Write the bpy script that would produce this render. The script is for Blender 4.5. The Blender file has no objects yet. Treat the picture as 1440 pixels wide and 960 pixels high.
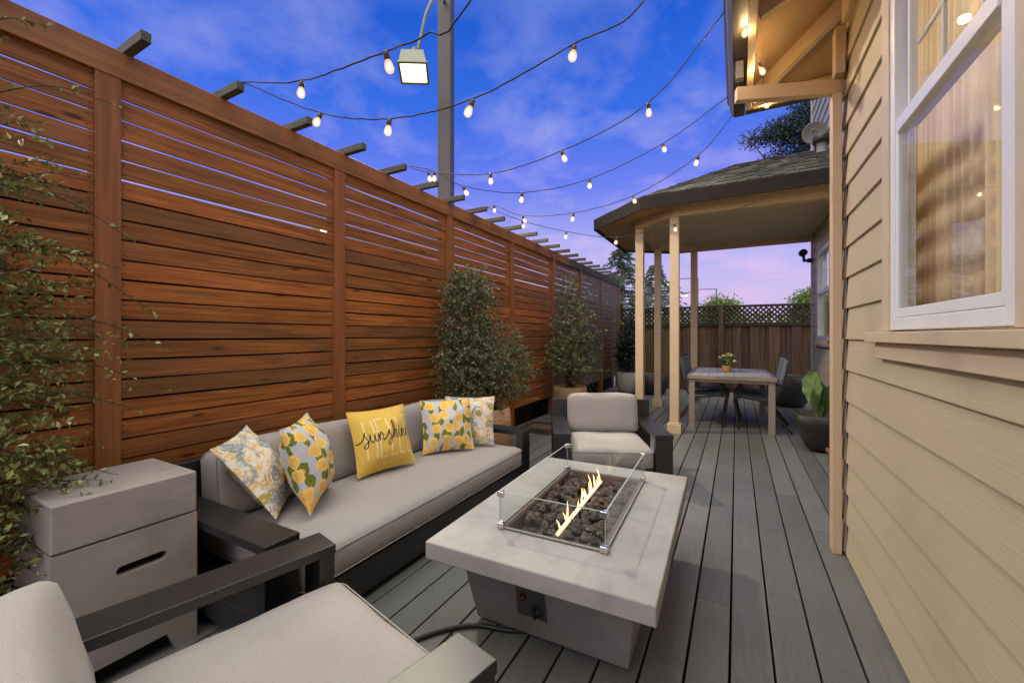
import bpy, bmesh, math, random
from mathutils import Vector, Matrix, noise
random.seed(11)
R = math.radians
sc = bpy.context.scene
C = sc.collection

# ------------------------------------------------------------------ render
sc.render.engine = 'CYCLES'
sc.cycles.use_denoising = True
sc.cycles.max_bounces = 10
sc.cycles.transparent_max_bounces = 16
sc.cycles.sample_clamp_indirect = 6.0
sc.cycles.caustics_reflective = False
sc.cycles.caustics_refractive = False
sc.view_settings.view_transform = 'Standard'
sc.view_settings.look = 'None'
sc.view_settings.gamma = 1.0
sc.view_settings.exposure = 0.2

# ------------------------------------------------------------------ camera
YAW = R(28.54); FPX = 581.0; CZ = 1.225
cd = bpy.data.cameras.new('camera'); cam = bpy.data.objects.new('camera', cd); C.objects.link(cam)
cam.location = (0, 0, CZ); cam.rotation_euler = (R(90), 0, YAW)
cd.sensor_width = 36.0; cd.lens = FPX / 1440 * 36.0; cd.shift_y = -8.5 / 1440
cd.clip_start = 0.02; cd.clip_end = 800
sc.camera = cam

# ------------------------------------------------------------------ materials
def new_mat(name):
    m = bpy.data.materials.new(name); m.use_nodes = True
    nt = m.node_tree
    return m, nt, nt.nodes['Principled BSDF'], nt.nodes, nt.links

def ramp(N, stops, interp='LINEAR'):
    r = N.new('ShaderNodeValToRGB'); cr = r.color_ramp; cr.interpolation = interp
    while len(cr.elements) < len(stops): cr.elements.new(0.5)
    for e, (p, c) in zip(cr.elements, stops):
        e.position = p; e.color = (c[0], c[1], c[2], 1) if len(c) == 3 else c
    return r

def coords(N, L, scale=(1, 1, 1), out='Object', rot=(0, 0, 0), loc=(0, 0, 0)):
    tc = N.new('ShaderNodeTexCoord'); mp = N.new('ShaderNodeMapping')
    mp.inputs['Scale'].default_value = scale; mp.inputs['Rotation'].default_value = rot
    mp.inputs['Location'].default_value = loc
    L.new(tc.outputs[out], mp.inputs['Vector']); return mp.outputs['Vector']

def noise_n(N, L, vec, scale, detail=4, rough=0.55, dist=0.0):
    n = N.new('ShaderNodeTexNoise'); n.inputs['Scale'].default_value = scale
    n.inputs['Detail'].default_value = detail; n.inputs['Roughness'].default_value = rough
    n.inputs['Distortion'].default_value = dist
    L.new(vec, n.inputs['Vector']); return n.outputs['Fac']

def mixc(N, L, fac, a, b, mode='MIX'):
    m = N.new('ShaderNodeMix'); m.data_type = 'RGBA'; m.blend_type = mode
    for sock, v in ((m.inputs[0], fac), (m.inputs[6], a), (m.inputs[7], b)):
        if isinstance(v, (int, float)): sock.default_value = v
        elif isinstance(v, (tuple, list)): sock.default_value = (v[0], v[1], v[2], 1)
        else: L.new(v, sock)
    return m.outputs[2]

def math_n(N, L, op, a, b=None, c=None):
    m = N.new('ShaderNodeMath'); m.operation = op
    for i, v in enumerate((a, b, c)):
        if v is None: continue
        if isinstance(v, (int, float)): m.inputs[i].default_value = v
        else: L.new(v, m.inputs[i])
    return m.outputs[0]

def bump(N, L, bs, height, strength=0.3, dist=0.01):
    b = N.new('ShaderNodeBump'); b.inputs['Strength'].default_value = strength
    b.inputs['Distance'].default_value = dist
    L.new(height, b.inputs['Height']); L.new(b.outputs['Normal'], bs.inputs['Normal'])

def island(N):
    g = N.new('ShaderNodeNewGeometry'); return g.outputs['Random Per Island']

def grainy(name, c1, c2, scale, rough=0.6, bstr=0.2, bdist=0.005, isl=0.0, fine=None, spec=0.4, detail=5, dist=0.6,
           stain=None, stain_amt=0.4, stain_scale=1.2):
    """two-tone noise material, optionally one shade per separate board"""
    m, nt, bs, N, L = new_mat(name)
    v = coords(N, L, scale)
    if isl:
        ad = N.new('ShaderNodeVectorMath'); ad.operation = 'ADD'
        cm = N.new('ShaderNodeCombineXYZ'); k = math_n(N, L, 'MULTIPLY', island(N), 37.0)
        for i in range(3): L.new(k, cm.inputs[i])
        L.new(v, ad.inputs[0]); L.new(cm.outputs[0], ad.inputs[1]); v = ad.outputs[0]
    f = noise_n(N, L, v, 1.0, detail, 0.6, dist)
    r = ramp(N, [(0.3, c1), (0.7, c2)]); L.new(f, r.inputs[0]); col = r.outputs[0]
    if stain is not None:
        sf = noise_n(N, L, coords(N, L, (stain_scale,) * 3), 1.0, 5, 0.6)
        sr = ramp(N, [(0.5, (0, 0, 0)), (0.68, (1, 1, 1))]); L.new(sf, sr.inputs[0])
        col = mixc(N, L, math_n(N, L, 'MULTIPLY', sr.outputs[0], stain_amt), col, stain)
    if isl:
        br = N.new('ShaderNodeHueSaturation')
        val = math_n(N, L, 'MULTIPLY_ADD', island(N), isl * 2, 1.0 - isl)
        L.new(val, br.inputs['Value']); L.new(col, br.inputs['Color']); col = br.outputs[0]
    L.new(col, bs.inputs['Base Color'])
    bs.inputs['Roughness'].default_value = rough; bs.inputs['Specular IOR Level'].default_value = spec
    if bstr: bump(N, L, bs, f, bstr, bdist)
    return m

def plain(name, c, rough=0.5, metal=0.0, spec=0.5, var=0.08, nscale=6.0, bstr=0.0):
    m, nt, bs, N, L = new_mat(name)
    v = coords(N, L, (nscale,) * 3); f = noise_n(N, L, v, 1.0, 4)
    r = ramp(N, [(0.3, tuple(x * (1 - var) for x in c)), (0.7, tuple(min(1, x * (1 + var)) for x in c))])
    L.new(f, r.inputs[0]); L.new(r.outputs[0], bs.inputs['Base Color'])
    bs.inputs['Roughness'].default_value = rough; bs.inputs['Metallic'].default_value = metal
    bs.inputs['Specular IOR Level'].default_value = spec
    if bstr: bump(N, L, bs, noise_n(N, L, coords(N, L, (nscale * 12,) * 3), 1, 3), bstr, 0.002)
    return m

def emit(name, c, strength, spread=None):
    m, nt, bs, N, L = new_mat(name)
    bs.inputs['Base Color'].default_value = (*c, 1)
    bs.inputs['Emission Color'].default_value = (*c, 1); bs.inputs['Emission Strength'].default_value = strength
    return m

def glass_mat(name, tint=(0.95, 0.98, 0.97), refl=1.0, ior=1.5):
    m, nt, bs, N, L = new_mat(name); N.remove(bs)
    t = N.new('ShaderNodeBsdfTransparent'); t.inputs[0].default_value = (*tint, 1)
    g = N.new('ShaderNodeBsdfGlossy'); g.inputs['Roughness'].default_value = 0.01
    lw = N.new('ShaderNodeLayerWeight'); lw.inputs['Blend'].default_value = 0.5
    fr = math_n(N, L, 'MULTIPLY_ADD', math_n(N, L, 'POWER', lw.outputs['Facing'], 4.0), 0.9, 0.04)
    mx = N.new('ShaderNodeMixShader')
    L.new(math_n(N, L, 'MULTIPLY', fr, refl), mx.inputs[0])
    L.new(t.outputs[0], mx.inputs[1]); L.new(g.outputs[0], mx.inputs[2])
    L.new(mx.outputs[0], N['Material Output'].inputs['Surface'])
    return m

def wood_stain(name, base, dark, weather=0.0):
    """stained redwood: long grain along Y, tone per board, knots and old streaks"""
    m, nt, bs, N, L = new_mat(name)
    tc = N.new('ShaderNodeTexCoord')
    isl = island(N)
    k = math_n(N, L, 'MULTIPLY', isl, 53.0)
    cm = N.new('ShaderNodeCombineXYZ'); L.new(k, cm.inputs[0]); L.new(k, cm.inputs[1]); L.new(k, cm.inputs[2])
    ad = N.new('ShaderNodeVectorMath'); ad.operation = 'ADD'
    L.new(tc.outputs['Object'], ad.inputs[0]); L.new(cm.outputs[0], ad.inputs[1])
    mp = N.new('ShaderNodeMapping'); mp.inputs['Scale'].default_value = (30, 1.7, 75)
    L.new(ad.outputs[0], mp.inputs[0])
    f1 = noise_n(N, L, mp.outputs[0], 1.0, 6, 0.65, 0.8)
    mp2 = N.new('ShaderNodeMapping'); mp2.inputs['Scale'].default_value = (6, 1.3, 9)
    L.new(ad.outputs[0], mp2.inputs[0])
    f2 = noise_n(N, L, mp2.outputs[0], 1.0, 4, 0.6, 1.2)
    r1 = ramp(N, [(0.32, dark), (0.62, base)]); L.new(f1, r1.inputs[0])
    r2 = ramp(N, [(0.36, (0.52, 0.50, 0.48)), (0.58, (1, 1, 1))]); L.new(f2, r2.inputs[0])
    col = mixc(N, L, 0.75, r1.outputs[0], r2.outputs[0], 'MULTIPLY')
    mpk = N.new('ShaderNodeMapping'); mpk.inputs['Scale'].default_value = (2.0, 3.2, 11); L.new(ad.outputs[0], mpk.inputs[0])
    vk = N.new('ShaderNodeTexVoronoi'); vk.inputs['Scale'].default_value = 1.0; L.new(mpk.outputs[0], vk.inputs['Vector'])
    rk = ramp(N, [(0.07, (0.22, 0.18, 0.16)), (0.15, (1, 1, 1))]); L.new(vk.outputs['Distance'], rk.inputs[0])
    col = mixc(N, L, 0.9, col, rk.outputs[0], 'MULTIPLY')
    hs = N.new('ShaderNodeHueSaturation')
    L.new(math_n(N, L, 'MULTIPLY_ADD', isl, 0.62, 0.66), hs.inputs['Value']); L.new(col, hs.inputs['Color'])
    L.new(math_n(N, L, 'MULTIPLY_ADD', isl, -0.012, 0.508), hs.inputs['Hue'])
    gm = ramp(N, [(0.35, (0, 0, 0)), (0.75, (1, 1, 1))]); L.new(math_n(N, L, 'FRACT', math_n(N, L, 'MULTIPLY', isl, 17.3)), gm.inputs[0])
    fb = noise_n(N, L, mp2.outputs[0], 0.8, 4, 0.6)
    col = mixc(N, L, math_n(N, L, 'MULTIPLY', gm.outputs[0], math_n(N, L, 'MULTIPLY_ADD', fb, 0.9, 0.0)), hs.outputs[0], (0.105, 0.055, 0.026))
    if weather:
        f3 = noise_n(N, L, mp2.outputs[0], 1.7, 4, 0.6)
        r3 = ramp(N, [(0.35, (0, 0, 0)), (0.6, (1, 1, 1))]); L.new(f3, r3.inputs[0])
        col = mixc(N, L, math_n(N, L, 'MULTIPLY_ADD', r3.outputs[0], weather, weather * 0.5), col, (0.135, 0.10, 0.068))
    L.new(col, bs.inputs['Base Color'])
    bs.inputs['Roughness'].default_value = 0.55; bs.inputs['Specular IOR Level'].default_value = 0.35
    bump(N, L, bs, f1, 0.35, 0.003)
    return m

def fabric(name, c1, c2, weave=900.0):
    m, nt, bs, N, L = new_mat(name)
    v = coords(N, L, (1, 1, 1))
    big = noise_n(N, L, v, 5.0, 4)
    fine = noise_n(N, L, coords(N, L, (weave, weave * 0.35, weave)), 1.0, 2)
    r = ramp(N, [(0.35, c1), (0.65, c2)]); L.new(fine, r.inputs[0])
    r2 = ramp(N, [(0.3, (0.93, 0.92, 0.92)), (0.7, (1.0, 1.0, 1.0))]); L.new(big, r2.inputs[0])
    col = mixc(N, L, 1.0, r.outputs[0], r2.outputs[0], 'MULTIPLY')
    L.new(col, bs.inputs['Base Color']); bs.inputs['Roughness'].default_value = 0.9
    bs.inputs['Specular IOR Level'].default_value = 0.15
    bs.inputs['Sheen Weight'].default_value = 0.15
    wr = noise_n(N, L, coords(N, L, (9, 9, 9)), 1.0, 4, 0.6, 1.0)
    h = math_n(N, L, 'MULTIPLY_ADD', fine, 0.14, wr)
    bump(N, L, bs, h, 0.5, 0.014)
    return m

def lemon_fabric(name):
    m, nt, bs, N, L = new_mat(name)
    tc = N.new('ShaderNodeTexCoord')
    dn = N.new('ShaderNodeTexNoise'); dn.inputs['Scale'].default_value = 14; L.new(tc.outputs['Object'], dn.inputs['Vector'])
    dv = mixc(N, L, 0.035, tc.outputs['Object'], dn.outputs['Color'], 'ADD')
    def vor(scale, off, rnd, sc3=(1, 1, 1)):
        mp = N.new('ShaderNodeMapping'); mp.inputs['Location'].default_value = off; mp.inputs['Scale'].default_value = sc3
        L.new(dv, mp.inputs[0])
        vn = N.new('ShaderNodeTexVoronoi'); vn.voronoi_dimensions = '2D'; vn.inputs['Scale'].default_value = scale
        vn.inputs['Randomness'].default_value = rnd; L.new(mp.outputs[0], vn.inputs['Vector']); return vn
    fl = vor(11.5, (0.3, 0.2, 0), 0.55)
    pet = noise_n(N, L, dv, 70, 3)
    d = math_n(N, L, 'MULTIPLY_ADD', pet, 0.26, math_n(N, L, 'SUBTRACT', fl.outputs['Distance'], 0.12))
    fcol = ramp(N, [(0.0, (0.90, 0.66, 0.26)), (0.10, (0.72, 0.38, 0.05)), (0.17, (0.88, 0.58, 0.18)), (0.25, (0.78, 0.45, 0.08)),
                    (0.33, (0.88, 0.64, 0.26)), (0.42, (0.80, 0.50, 0.12))]); L.new(d, fcol.inputs[0])
    fmask = ramp(N, [(0.40, (1, 1, 1)), (0.43, (0, 0, 0))]); L.new(d, fmask.inputs[0])
    lf = vor(12.0, (0.345, 0.243, 0), 0.75, (1.5, 0.8, 1))
    lmask = ramp(N, [(0.34, (1, 1, 1)), (0.37, (0, 0, 0))]); L.new(lf.outputs['Distance'], lmask.inputs[0])
    lcol = ramp(N, [(0.0, (0.07, 0.10, 0.01)), (0.15, (0.20, 0.22, 0.025)), (0.35, (0.12, 0.15, 0.02))]); L.new(lf.outputs['Distance'], lcol.inputs[0])
    base = mixc(N, L, noise_n(N, L, dv, 8, 3), (0.42, 0.46, 0.55), (0.62, 0.62, 0.66))
    c = mixc(N, L, lmask.outputs[0], base, lcol.outputs[0])
    c = mixc(N, L, fmask.outputs[0], c, fcol.outputs[0])
    L.new(c, bs.inputs['Base Color']); bs.inputs['Roughness'].default_value = 0.85; bs.inputs['Specular IOR Level'].default_value = 0.15
    wr = noise_n(N, L, coords(N, L, (11, 11, 11)), 1.0, 3, 0.5, 1.0)
    bump(N, L, bs, wr, 0.4, 0.012)
    return m

def paisley_fabric(name):
    m, nt, bs, N, L = new_mat(name)
    tc = N.new('ShaderNodeTexCoord')
    dn = N.new('ShaderNodeTexNoise'); dn.inputs['Scale'].default_value = 9; L.new(tc.outputs['Object'], dn.inputs['Vector'])
    dv = mixc(N, L, 0.05, tc.outputs['Object'], dn.outputs['Color'], 'ADD')
    vn = N.new('ShaderNodeTexVoronoi'); vn.voronoi_dimensions = '2D'; vn.inputs['Scale'].default_value = 8.5; L.new(dv, vn.inputs['Vector'])
    D = vn.outputs['Distance']
    sep = N.new('ShaderNodeSeparateColor'); L.new(vn.outputs['Color'], sep.inputs[0])
    rings = math_n(N, L, 'SINE', math_n(N, L, 'MULTIPLY', D, 40.0))
    rl = ramp(N, [(0.78, (0, 0, 0)), (0.92, (1, 1, 1))]); L.new(rings, rl.inputs[0])
    fine = N.new('ShaderNodeTexVoronoi'); fine.voronoi_dimensions = '2D'; fine.inputs['Scale'].default_value = 48; L.new(dv, fine.inputs['Vector'])
    fm = ramp(N, [(0.2, (1, 1, 1)), (0.3, (0, 0, 0))]); L.new(fine.outputs['Distance'], fm.inputs[0])
    gold = ramp(N, [(0.5, (0, 0, 0)), (0.56, (1, 1, 1))]); L.new(noise_n(N, L, dv, 17, 4), gold.inputs[0])
    blue = ramp(N, [(0.50, (0, 0, 0)), (0.57, (1, 1, 1))]); L.new(noise_n(N, L, coords(N, L, (13, 13, 13), loc=(3, 1, 0)), 1.0, 4), blue.inputs[0])
    c = mixc(N, L, math_n(N, L, 'MULTIPLY', gold.outputs[0], 0.75), (0.72, 0.65, 0.54), (0.66, 0.40, 0.10))
    c = mixc(N, L, math_n(N, L, 'MULTIPLY', blue.outputs[0], 0.75), c, (0.17, 0.25, 0.34))
    inner = ramp(N, [(0.20, (1, 1, 1)), (0.23, (0, 0, 0))]); L.new(D, inner.inputs[0])
    c = mixc(N, L, math_n(N, L, 'MULTIPLY', inner.outputs[0], math_n(N, L, 'GREATER_THAN', sep.outputs[0], 0.5)), c, (0.42, 0.33, 0.08))
    c = mixc(N, L, math_n(N, L, 'MULTIPLY', fm.outputs[0], 0.45), c, (0.82, 0.76, 0.66))
    c = mixc(N, L, math_n(N, L, 'MULTIPLY', math_n(N, L, 'MULTIPLY', rl.outputs[0], math_n(N, L, 'GREATER_THAN', sep.outputs[1], 0.5)), 0.8), c, (0.07, 0.10, 0.16))
    L.new(c, bs.inputs['Base Color']); bs.inputs['Roughness'].default_value = 0.9; bs.inputs['Specular IOR Level'].default_value = 0.1
    bump(N, L, bs, noise_n(N, L, coords(N, L, (11, 11, 11)), 1.0, 3, 0.5, 1.0), 0.4, 0.012)
    return m

def leaf_mat(name, dark, mid, tip, rough=0.4):
    m, nt, bs, N, L = new_mat(name)
    r = ramp(N, [(0.0, dark), (0.55, mid), (0.9, mid), (1.0, tip)]); L.new(island(N), r.inputs[0])
    L.new(r.outputs[0], bs.inputs['Base Color']); bs.inputs['Roughness'].default_value = rough
    bs.inputs['Specular IOR Level'].default_value = 0.4
    tr = N.new('ShaderNodeBsdfTranslucent'); L.new(r.outputs[0], tr.inputs[0])
    mx = N.new('ShaderNodeMixShader'); mx.inputs[0].default_value = 0.25
    L.new(bs.outputs[0], mx.inputs[1]); L.new(tr.outputs[0], mx.inputs[2])
    L.new(mx.outputs[0], N['Material Output'].inputs['Surface'])
    return m

def shingle_mat(name):
    m, nt, bs, N, L = new_mat(name)
    r = ramp(N, [(0.0, (0.035, 0.04, 0.035)), (0.5, (0.085, 0.085, 0.07)), (1.0, (0.16, 0.145, 0.11))]); L.new(island(N), r.inputs[0])
    f = noise_n(N, L, coords(N, L, (40, 40, 40)), 1.0, 4)
    c = mixc(N, L, 0.5, r.outputs[0], mixc(N, L, f, (0.4, 0.4, 0.4), (1.3, 1.3, 1.25)), 'MULTIPLY')
    L.new(c, bs.inputs['Base Color']); bs.inputs['Roughness'].default_value = 0.95
    bump(N, L, bs, f, 0.6, 0.005)
    return m

def deck_mat(name):
    m, nt, bs, N, L = new_mat(name)
    isl = island(N); k = math_n(N, L, 'MULTIPLY', isl, 71.0)
    cm = N.new('ShaderNodeCombineXYZ'); L.new(k, cm.inputs[0]); L.new(k, cm.inputs[1])
    tc = N.new('ShaderNodeTexCoord'); ad = N.new('ShaderNodeVectorMath'); ad.operation = 'ADD'
    L.new(tc.outputs['Object'], ad.inputs[0]); L.new(cm.outputs[0], ad.inputs[1])
    mp = N.new('ShaderNodeMapping'); mp.inputs['Scale'].default_value = (9.0, 0.9, 1); L.new(ad.outputs[0], mp.inputs[0])
    base = noise_n(N, L, mp.outputs[0], 1.0, 2, 0.4, 0.4)
    rings = math_n(N, L, 'SINE', math_n(N, L, 'MULTIPLY', base, 150.0))
    rr = ramp(N, [(0.45, (0, 0, 0)), (0.95, (1, 1, 1))]); L.new(math_n(N, L, 'MULTIPLY_ADD', rings, 0.5, 0.5), rr.inputs[0])
    mp2 = N.new('ShaderNodeMapping'); mp2.inputs['Scale'].default_value = (160, 6, 1); L.new(ad.outputs[0], mp2.inputs[0])
    fine = noise_n(N, L, mp2.outputs[0], 1.0, 3)
    g = math_n(N, L, 'MULTIPLY', rr.outputs[0], fine)
    c = mixc(N, L, math_n(N, L, 'MULTIPLY', g, 0.5), (0.140, 0.143, 0.142), (0.080, 0.082, 0.082))
    blot = noise_n(N, L, coords(N, L, (1.1, 1.1, 1)), 1.0, 5, 0.65)
    rb = ramp(N, [(0.35, (0.88, 0.86, 0.83)), (0.65, (1.06, 1.06, 1.08))]); L.new(blot, rb.inputs[0])
    c = mixc(N, L, 1.0, c, rb.outputs[0], 'MULTIPLY')
    hs = N.new('ShaderNodeHueSaturation'); L.new(math_n(N, L, 'MULTIPLY_ADD', isl, 0.36, 0.82), hs.inputs['Value']); L.new(c, hs.inputs['Color'])
    L.new(hs.outputs[0], bs.inputs['Base Color']); bs.inputs['Roughness'].default_value = 0.5
    bs.inputs['Specular IOR Level'].default_value = 0.4
    L.new(math_n(N, L, 'MULTIPLY_ADD', blot, 0.3, 0.28), bs.inputs['Roughness'])
    bump(N, L, bs, math_n(N, L, 'SUBTRACT', 1.0, g), 0.25, 0.003)
    return m

def concrete(name, c, rough=0.75):
    m, nt, bs, N, L = new_mat(name)
    big = noise_n(N, L, coords(N, L, (3, 3, 3)), 1.0, 6, 0.65, 0.5)
    fine = noise_n(N, L, coords(N, L, (120, 120, 120)), 1.0, 3)
    r = ramp(N, [(0.28, tuple(x * 0.78 for x in c)), (0.5, c), (0.72, tuple(x * 1.12 for x in c))]); L.new(big, r.inputs[0])
    pit = ramp(N, [(0.70, (0, 0, 0)), (0.78, (1, 1, 1))]); L.new(noise_n(N, L, coords(N, L, (38, 38, 38)), 1.0, 2), pit.inputs[0])
    col = mixc(N, L, math_n(N, L, 'MULTIPLY', pit.outputs[0], 0.28), r.outputs[0], tuple(min(1, x * 1.6) for x in c))
    st = ramp(N, [(0.54, (0, 0, 0)), (0.70, (1, 1, 1))]); L.new(noise_n(N, L, coords(N, L, (5.5, 3.0, 5.5), loc=(4, 2, 1)), 1.0, 7, 0.7, 1.2), st.inputs[0])
    col = mixc(N, L, math_n(N, L, 'MULTIPLY', st.outputs[0], 0.38), col, tuple(x * 0.60 for x in c))
    pp = ramp(N, [(0.10, (1, 1, 1)), (0.16, (0, 0, 0))]); vv = N.new('ShaderNodeTexVoronoi'); vv.inputs['Scale'].default_value = 26; L.new(coords(N, L, (1, 1, 1)), vv.inputs['Vector']); L.new(vv.outputs['Distance'], pp.inputs[0])
    col = mixc(N, L, math_n(N, L, 'MULTIPLY', pp.outputs[0], 0.18), col, tuple(x * 0.45 for x in c))
    L.new(col, bs.inputs['Base Color']); bs.inputs['Roughness'].default_value = rough
    bs.inputs['Specular IOR Level'].default_value = 0.35
    bump(N, L, bs, math_n(N, L, 'MULTIPLY_ADD', fine, 0.3, big), 0.12, 0.006)
    return m

M = {}
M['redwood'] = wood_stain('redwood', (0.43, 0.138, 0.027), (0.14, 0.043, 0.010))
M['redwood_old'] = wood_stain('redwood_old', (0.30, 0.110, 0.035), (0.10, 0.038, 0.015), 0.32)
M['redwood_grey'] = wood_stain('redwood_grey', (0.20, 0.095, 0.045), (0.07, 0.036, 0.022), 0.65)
M['post'] = grainy('redwood_post', (0.17, 0.055, 0.016), (0.30, 0.105, 0.030), (40, 40, 1.6), 0.55, 0.25, 0.003, 0.12)
M['rail'] = grainy('redwood_rail', (0.18, 0.066, 0.019), (0.33, 0.130, 0.036), (20, 1.3, 34), 0.55, 0.25, 0.003, 0.12, stain=(0.06, 0.032, 0.018), stain_amt=0.75, stain_scale=2.6)
M['rafter'] = grainy('weathered_timber', (0.04, 0.038, 0.030), (0.105, 0.095, 0.072), (4, 40, 40), 0.8, 0.3, 0.003, 0.2)
M['oldfence'] = grainy('old_fence_timber', (0.012, 0.009, 0.007), (0.03, 0.02, 0.015), (20, 3, 3), 0.9, 0.2)
M['boards'] = grainy('brown_fence_board', (0.035, 0.022, 0.012), (0.16, 0.088, 0.048), (30, 30, 1.2), 0.8, 0.35, 0.004, 0.38)
M['lattice'] = grainy('lattice_timber', (0.02, 0.014, 0.010), (0.05, 0.032, 0.022), (20, 20, 4), 0.85, 0.2, 0.003, 0.15)
M['deck'] = deck_mat('composite_deck')
M['underdeck'] = plain('dark_earth', (0.012, 0.011, 0.010), 0.95)
M['ground'] = grainy('dry_ground', (0.05, 0.055, 0.03), (0.12, 0.10, 0.07), (0.6, 0.6, 0.6), 0.95, 0.2)
M['siding'] = grainy('beige_siding_paint', (0.50, 0.42, 0.285), (0.53, 0.45, 0.31), (30, 6.0, 95), 0.55, 0.4, 0.004, 0.03, stain=(0.44, 0.36, 0.24), stain_amt=0.35, stain_scale=1.6)
M['siding_grey'] = grainy('rear_siding_paint', (0.46, 0.40, 0.29), (0.52, 0.46, 0.33), (30, 3.2, 60), 0.6, 0.35, 0.004, 0.03)
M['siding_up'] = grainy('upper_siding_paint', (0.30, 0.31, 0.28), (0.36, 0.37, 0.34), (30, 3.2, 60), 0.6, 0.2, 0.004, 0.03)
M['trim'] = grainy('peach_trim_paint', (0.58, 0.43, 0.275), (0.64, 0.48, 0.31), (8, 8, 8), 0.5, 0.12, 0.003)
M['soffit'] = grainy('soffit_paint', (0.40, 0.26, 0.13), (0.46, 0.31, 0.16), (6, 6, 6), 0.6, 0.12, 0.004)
M['wintrim'] = grainy('window_trim_paint', (0.56, 0.45, 0.32), (0.62, 0.50, 0.36), (8, 8, 8), 0.5, 0.1, 0.003)
M['ceiling'] = grainy('porch_ceiling_paint', (0.52, 0.43, 0.31), (0.58, 0.48, 0.35), (2, 2, 2), 0.7, 0.05)
M['vinyl'] = plain('white_vinyl', (0.78, 0.78, 0.80), 0.35, var=0.03)
M['gutter'] = plain('brown_gutter', (0.045, 0.037, 0.030), 0.45, var=0.1)
M['darkgap'] = plain('black_weatherstrip', (0.01, 0.01, 0.01), 0.8)
M['fascia_dark'] = plain('dark_brown_fascia', (0.018, 0.014, 0.011), 0.8, spec=0.2)
M['pane'] = glass_mat('window_glass', (0.93, 0.95, 0.95), 0.36)
M['guardglass'] = glass_mat('guard_glass', (0.955, 0.972, 0.968), 0.5)
M['glassedge'] = plain('glass_edge', (0.42, 0.50, 0.485), 0.15, var=0.05)
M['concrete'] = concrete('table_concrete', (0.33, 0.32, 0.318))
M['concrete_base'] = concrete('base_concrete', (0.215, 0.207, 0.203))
M['concrete_box'] = concrete('box_concrete', (0.32, 0.28, 0.258))
M['black'] = plain('black_powder_coat', (0.013, 0.012, 0.014), 0.42, spec=0.8, var=0.15, nscale=40, bstr=0.06)
M['fabric'] = fabric('oatmeal_fabric', (0.310, 0.282, 0.270), (0.410, 0.378, 0.364))
M['lemon'] = lemon_fabric('lemon_rose_fabric')
M['paisley'] = paisley_fabric('paisley_fabric')
M['yellow'] = fabric('yellow_fabric', (0.68, 0.44, 0.075), (0.80, 0.55, 0.125), 500)
M['whiteprint'] = plain('white_print', (0.84, 0.65, 0.29), 0.9)
M['blackprint'] = plain('black_print', (0.025, 0.018, 0.012), 0.9)
M['bluegrey'] = fabric('grey_backing', (0.30, 0.31, 0.34), (0.38, 0.39, 0.42))
M['steel'] = plain('brushed_steel', (0.62, 0.62, 0.60), 0.25, 1.0)
M['panelsteel'] = plain('control_panel', (0.10, 0.10, 0.10), 0.4, 0.6)
M['red'] = plain('red_button', (0.10, 0.006, 0.010), 0.3)
M['lava'] = grainy('lava_rock', (0.026, 0.021, 0.019), (0.115, 0.088, 0.076), (45, 45, 45), 0.95, 0.8, 0.006, 0.45)
M['pan'] = plain('rusty_pan', (0.16, 0.11, 0.09), 0.7, 0.2)
M['hose'] = plain('black_rubber', (0.012, 0.012, 0.012), 0.45)
M['tan_pot'] = grainy('carved_tan_pot', (0.30, 0.17, 0.085), (0.44, 0.28, 0.16), (3, 3, 26), 0.8, 0.4, 0.006, dist=3.5)
M['wave_pot'] = grainy('rippled_brown_pot', (0.36, 0.18, 0.08), (0.64, 0.40, 0.23), (5, 5, 30), 0.75, 0.6, 0.008, dist=4.0)
M['pale_pot'] = concrete('pale_pot', (0.52, 0.49, 0.42))
M['dark_pot'] = plain('charcoal_pot', (0.030, 0.029, 0.028), 0.55, var=0.2, nscale=9, bstr=0.15)
M['soil'] = plain('potting_soil', (0.02, 0.014, 0.010), 1.0)
M['bark'] = grainy('shrub_bark', (0.035, 0.022, 0.016), (0.075, 0.05, 0.035), (30, 30, 8), 0.9, 0.3)
M['leaf'] = leaf_mat('shrub_leaf', (0.05, 0.065, 0.03), (0.18, 0.205, 0.105), (0.52, 0.53, 0.36))
M['leaf_front'] = leaf_mat('front_shrub_leaf', (0.07, 0.08, 0.02), (0.22, 0.235, 0.075), (0.62, 0.58, 0.30))
M['leaf_dark'] = leaf_mat('dark_leaf', (0.010, 0.022, 0.012), (0.030, 0.050, 0.028), (0.07, 0.10, 0.05))
M['leaf_olive'] = leaf_mat('olive_leaf', (0.06, 0.08, 0.03), (0.19, 0.22, 0.09), (0.40, 0.43, 0.22))
M['leaf_tree'] = leaf_mat('tree_leaf', (0.07, 0.12, 0.02), (0.16, 0.25, 0.045), (0.28, 0.38, 0.09))
M['leaf_oak'] = leaf_mat('oak_leaf', (0.012, 0.026, 0.018), (0.03, 0.055, 0.038), (0.06, 0.09, 0.06))
M['needle'] = leaf_mat('conifer_needle', (0.07, 0.12, 0.085), (0.14, 0.20, 0.14), (0.24, 0.31, 0.21))
M['bigleaf'] = leaf_mat('broad_leaf', (0.13, 0.22, 0.07), (0.20, 0.31, 0.11), (0.26, 0.38, 0.15), 0.35)
M['stalk'] = plain('green_stalk', (0.12, 0.22, 0.05), 0.5)
M['tabletop'] = grainy('grey_slat_table', (0.44, 0.46, 0.43), (0.56, 0.57, 0.53), (60, 3, 3), 0.35, 0.1)
M['tableframe'] = plain('taupe_metal', (0.30, 0.24, 0.19), 0.45)
M['sling'] = fabric('grey_sling', (0.16, 0.18, 0.20), (0.24, 0.26, 0.28), 700)
M['bronze'] = plain('dark_bronze_metal', (0.035, 0.028, 0.022), 0.4)
M['terracotta'] = plain('terracotta', (0.42, 0.20, 0.07), 0.8, var=0.2)
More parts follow.
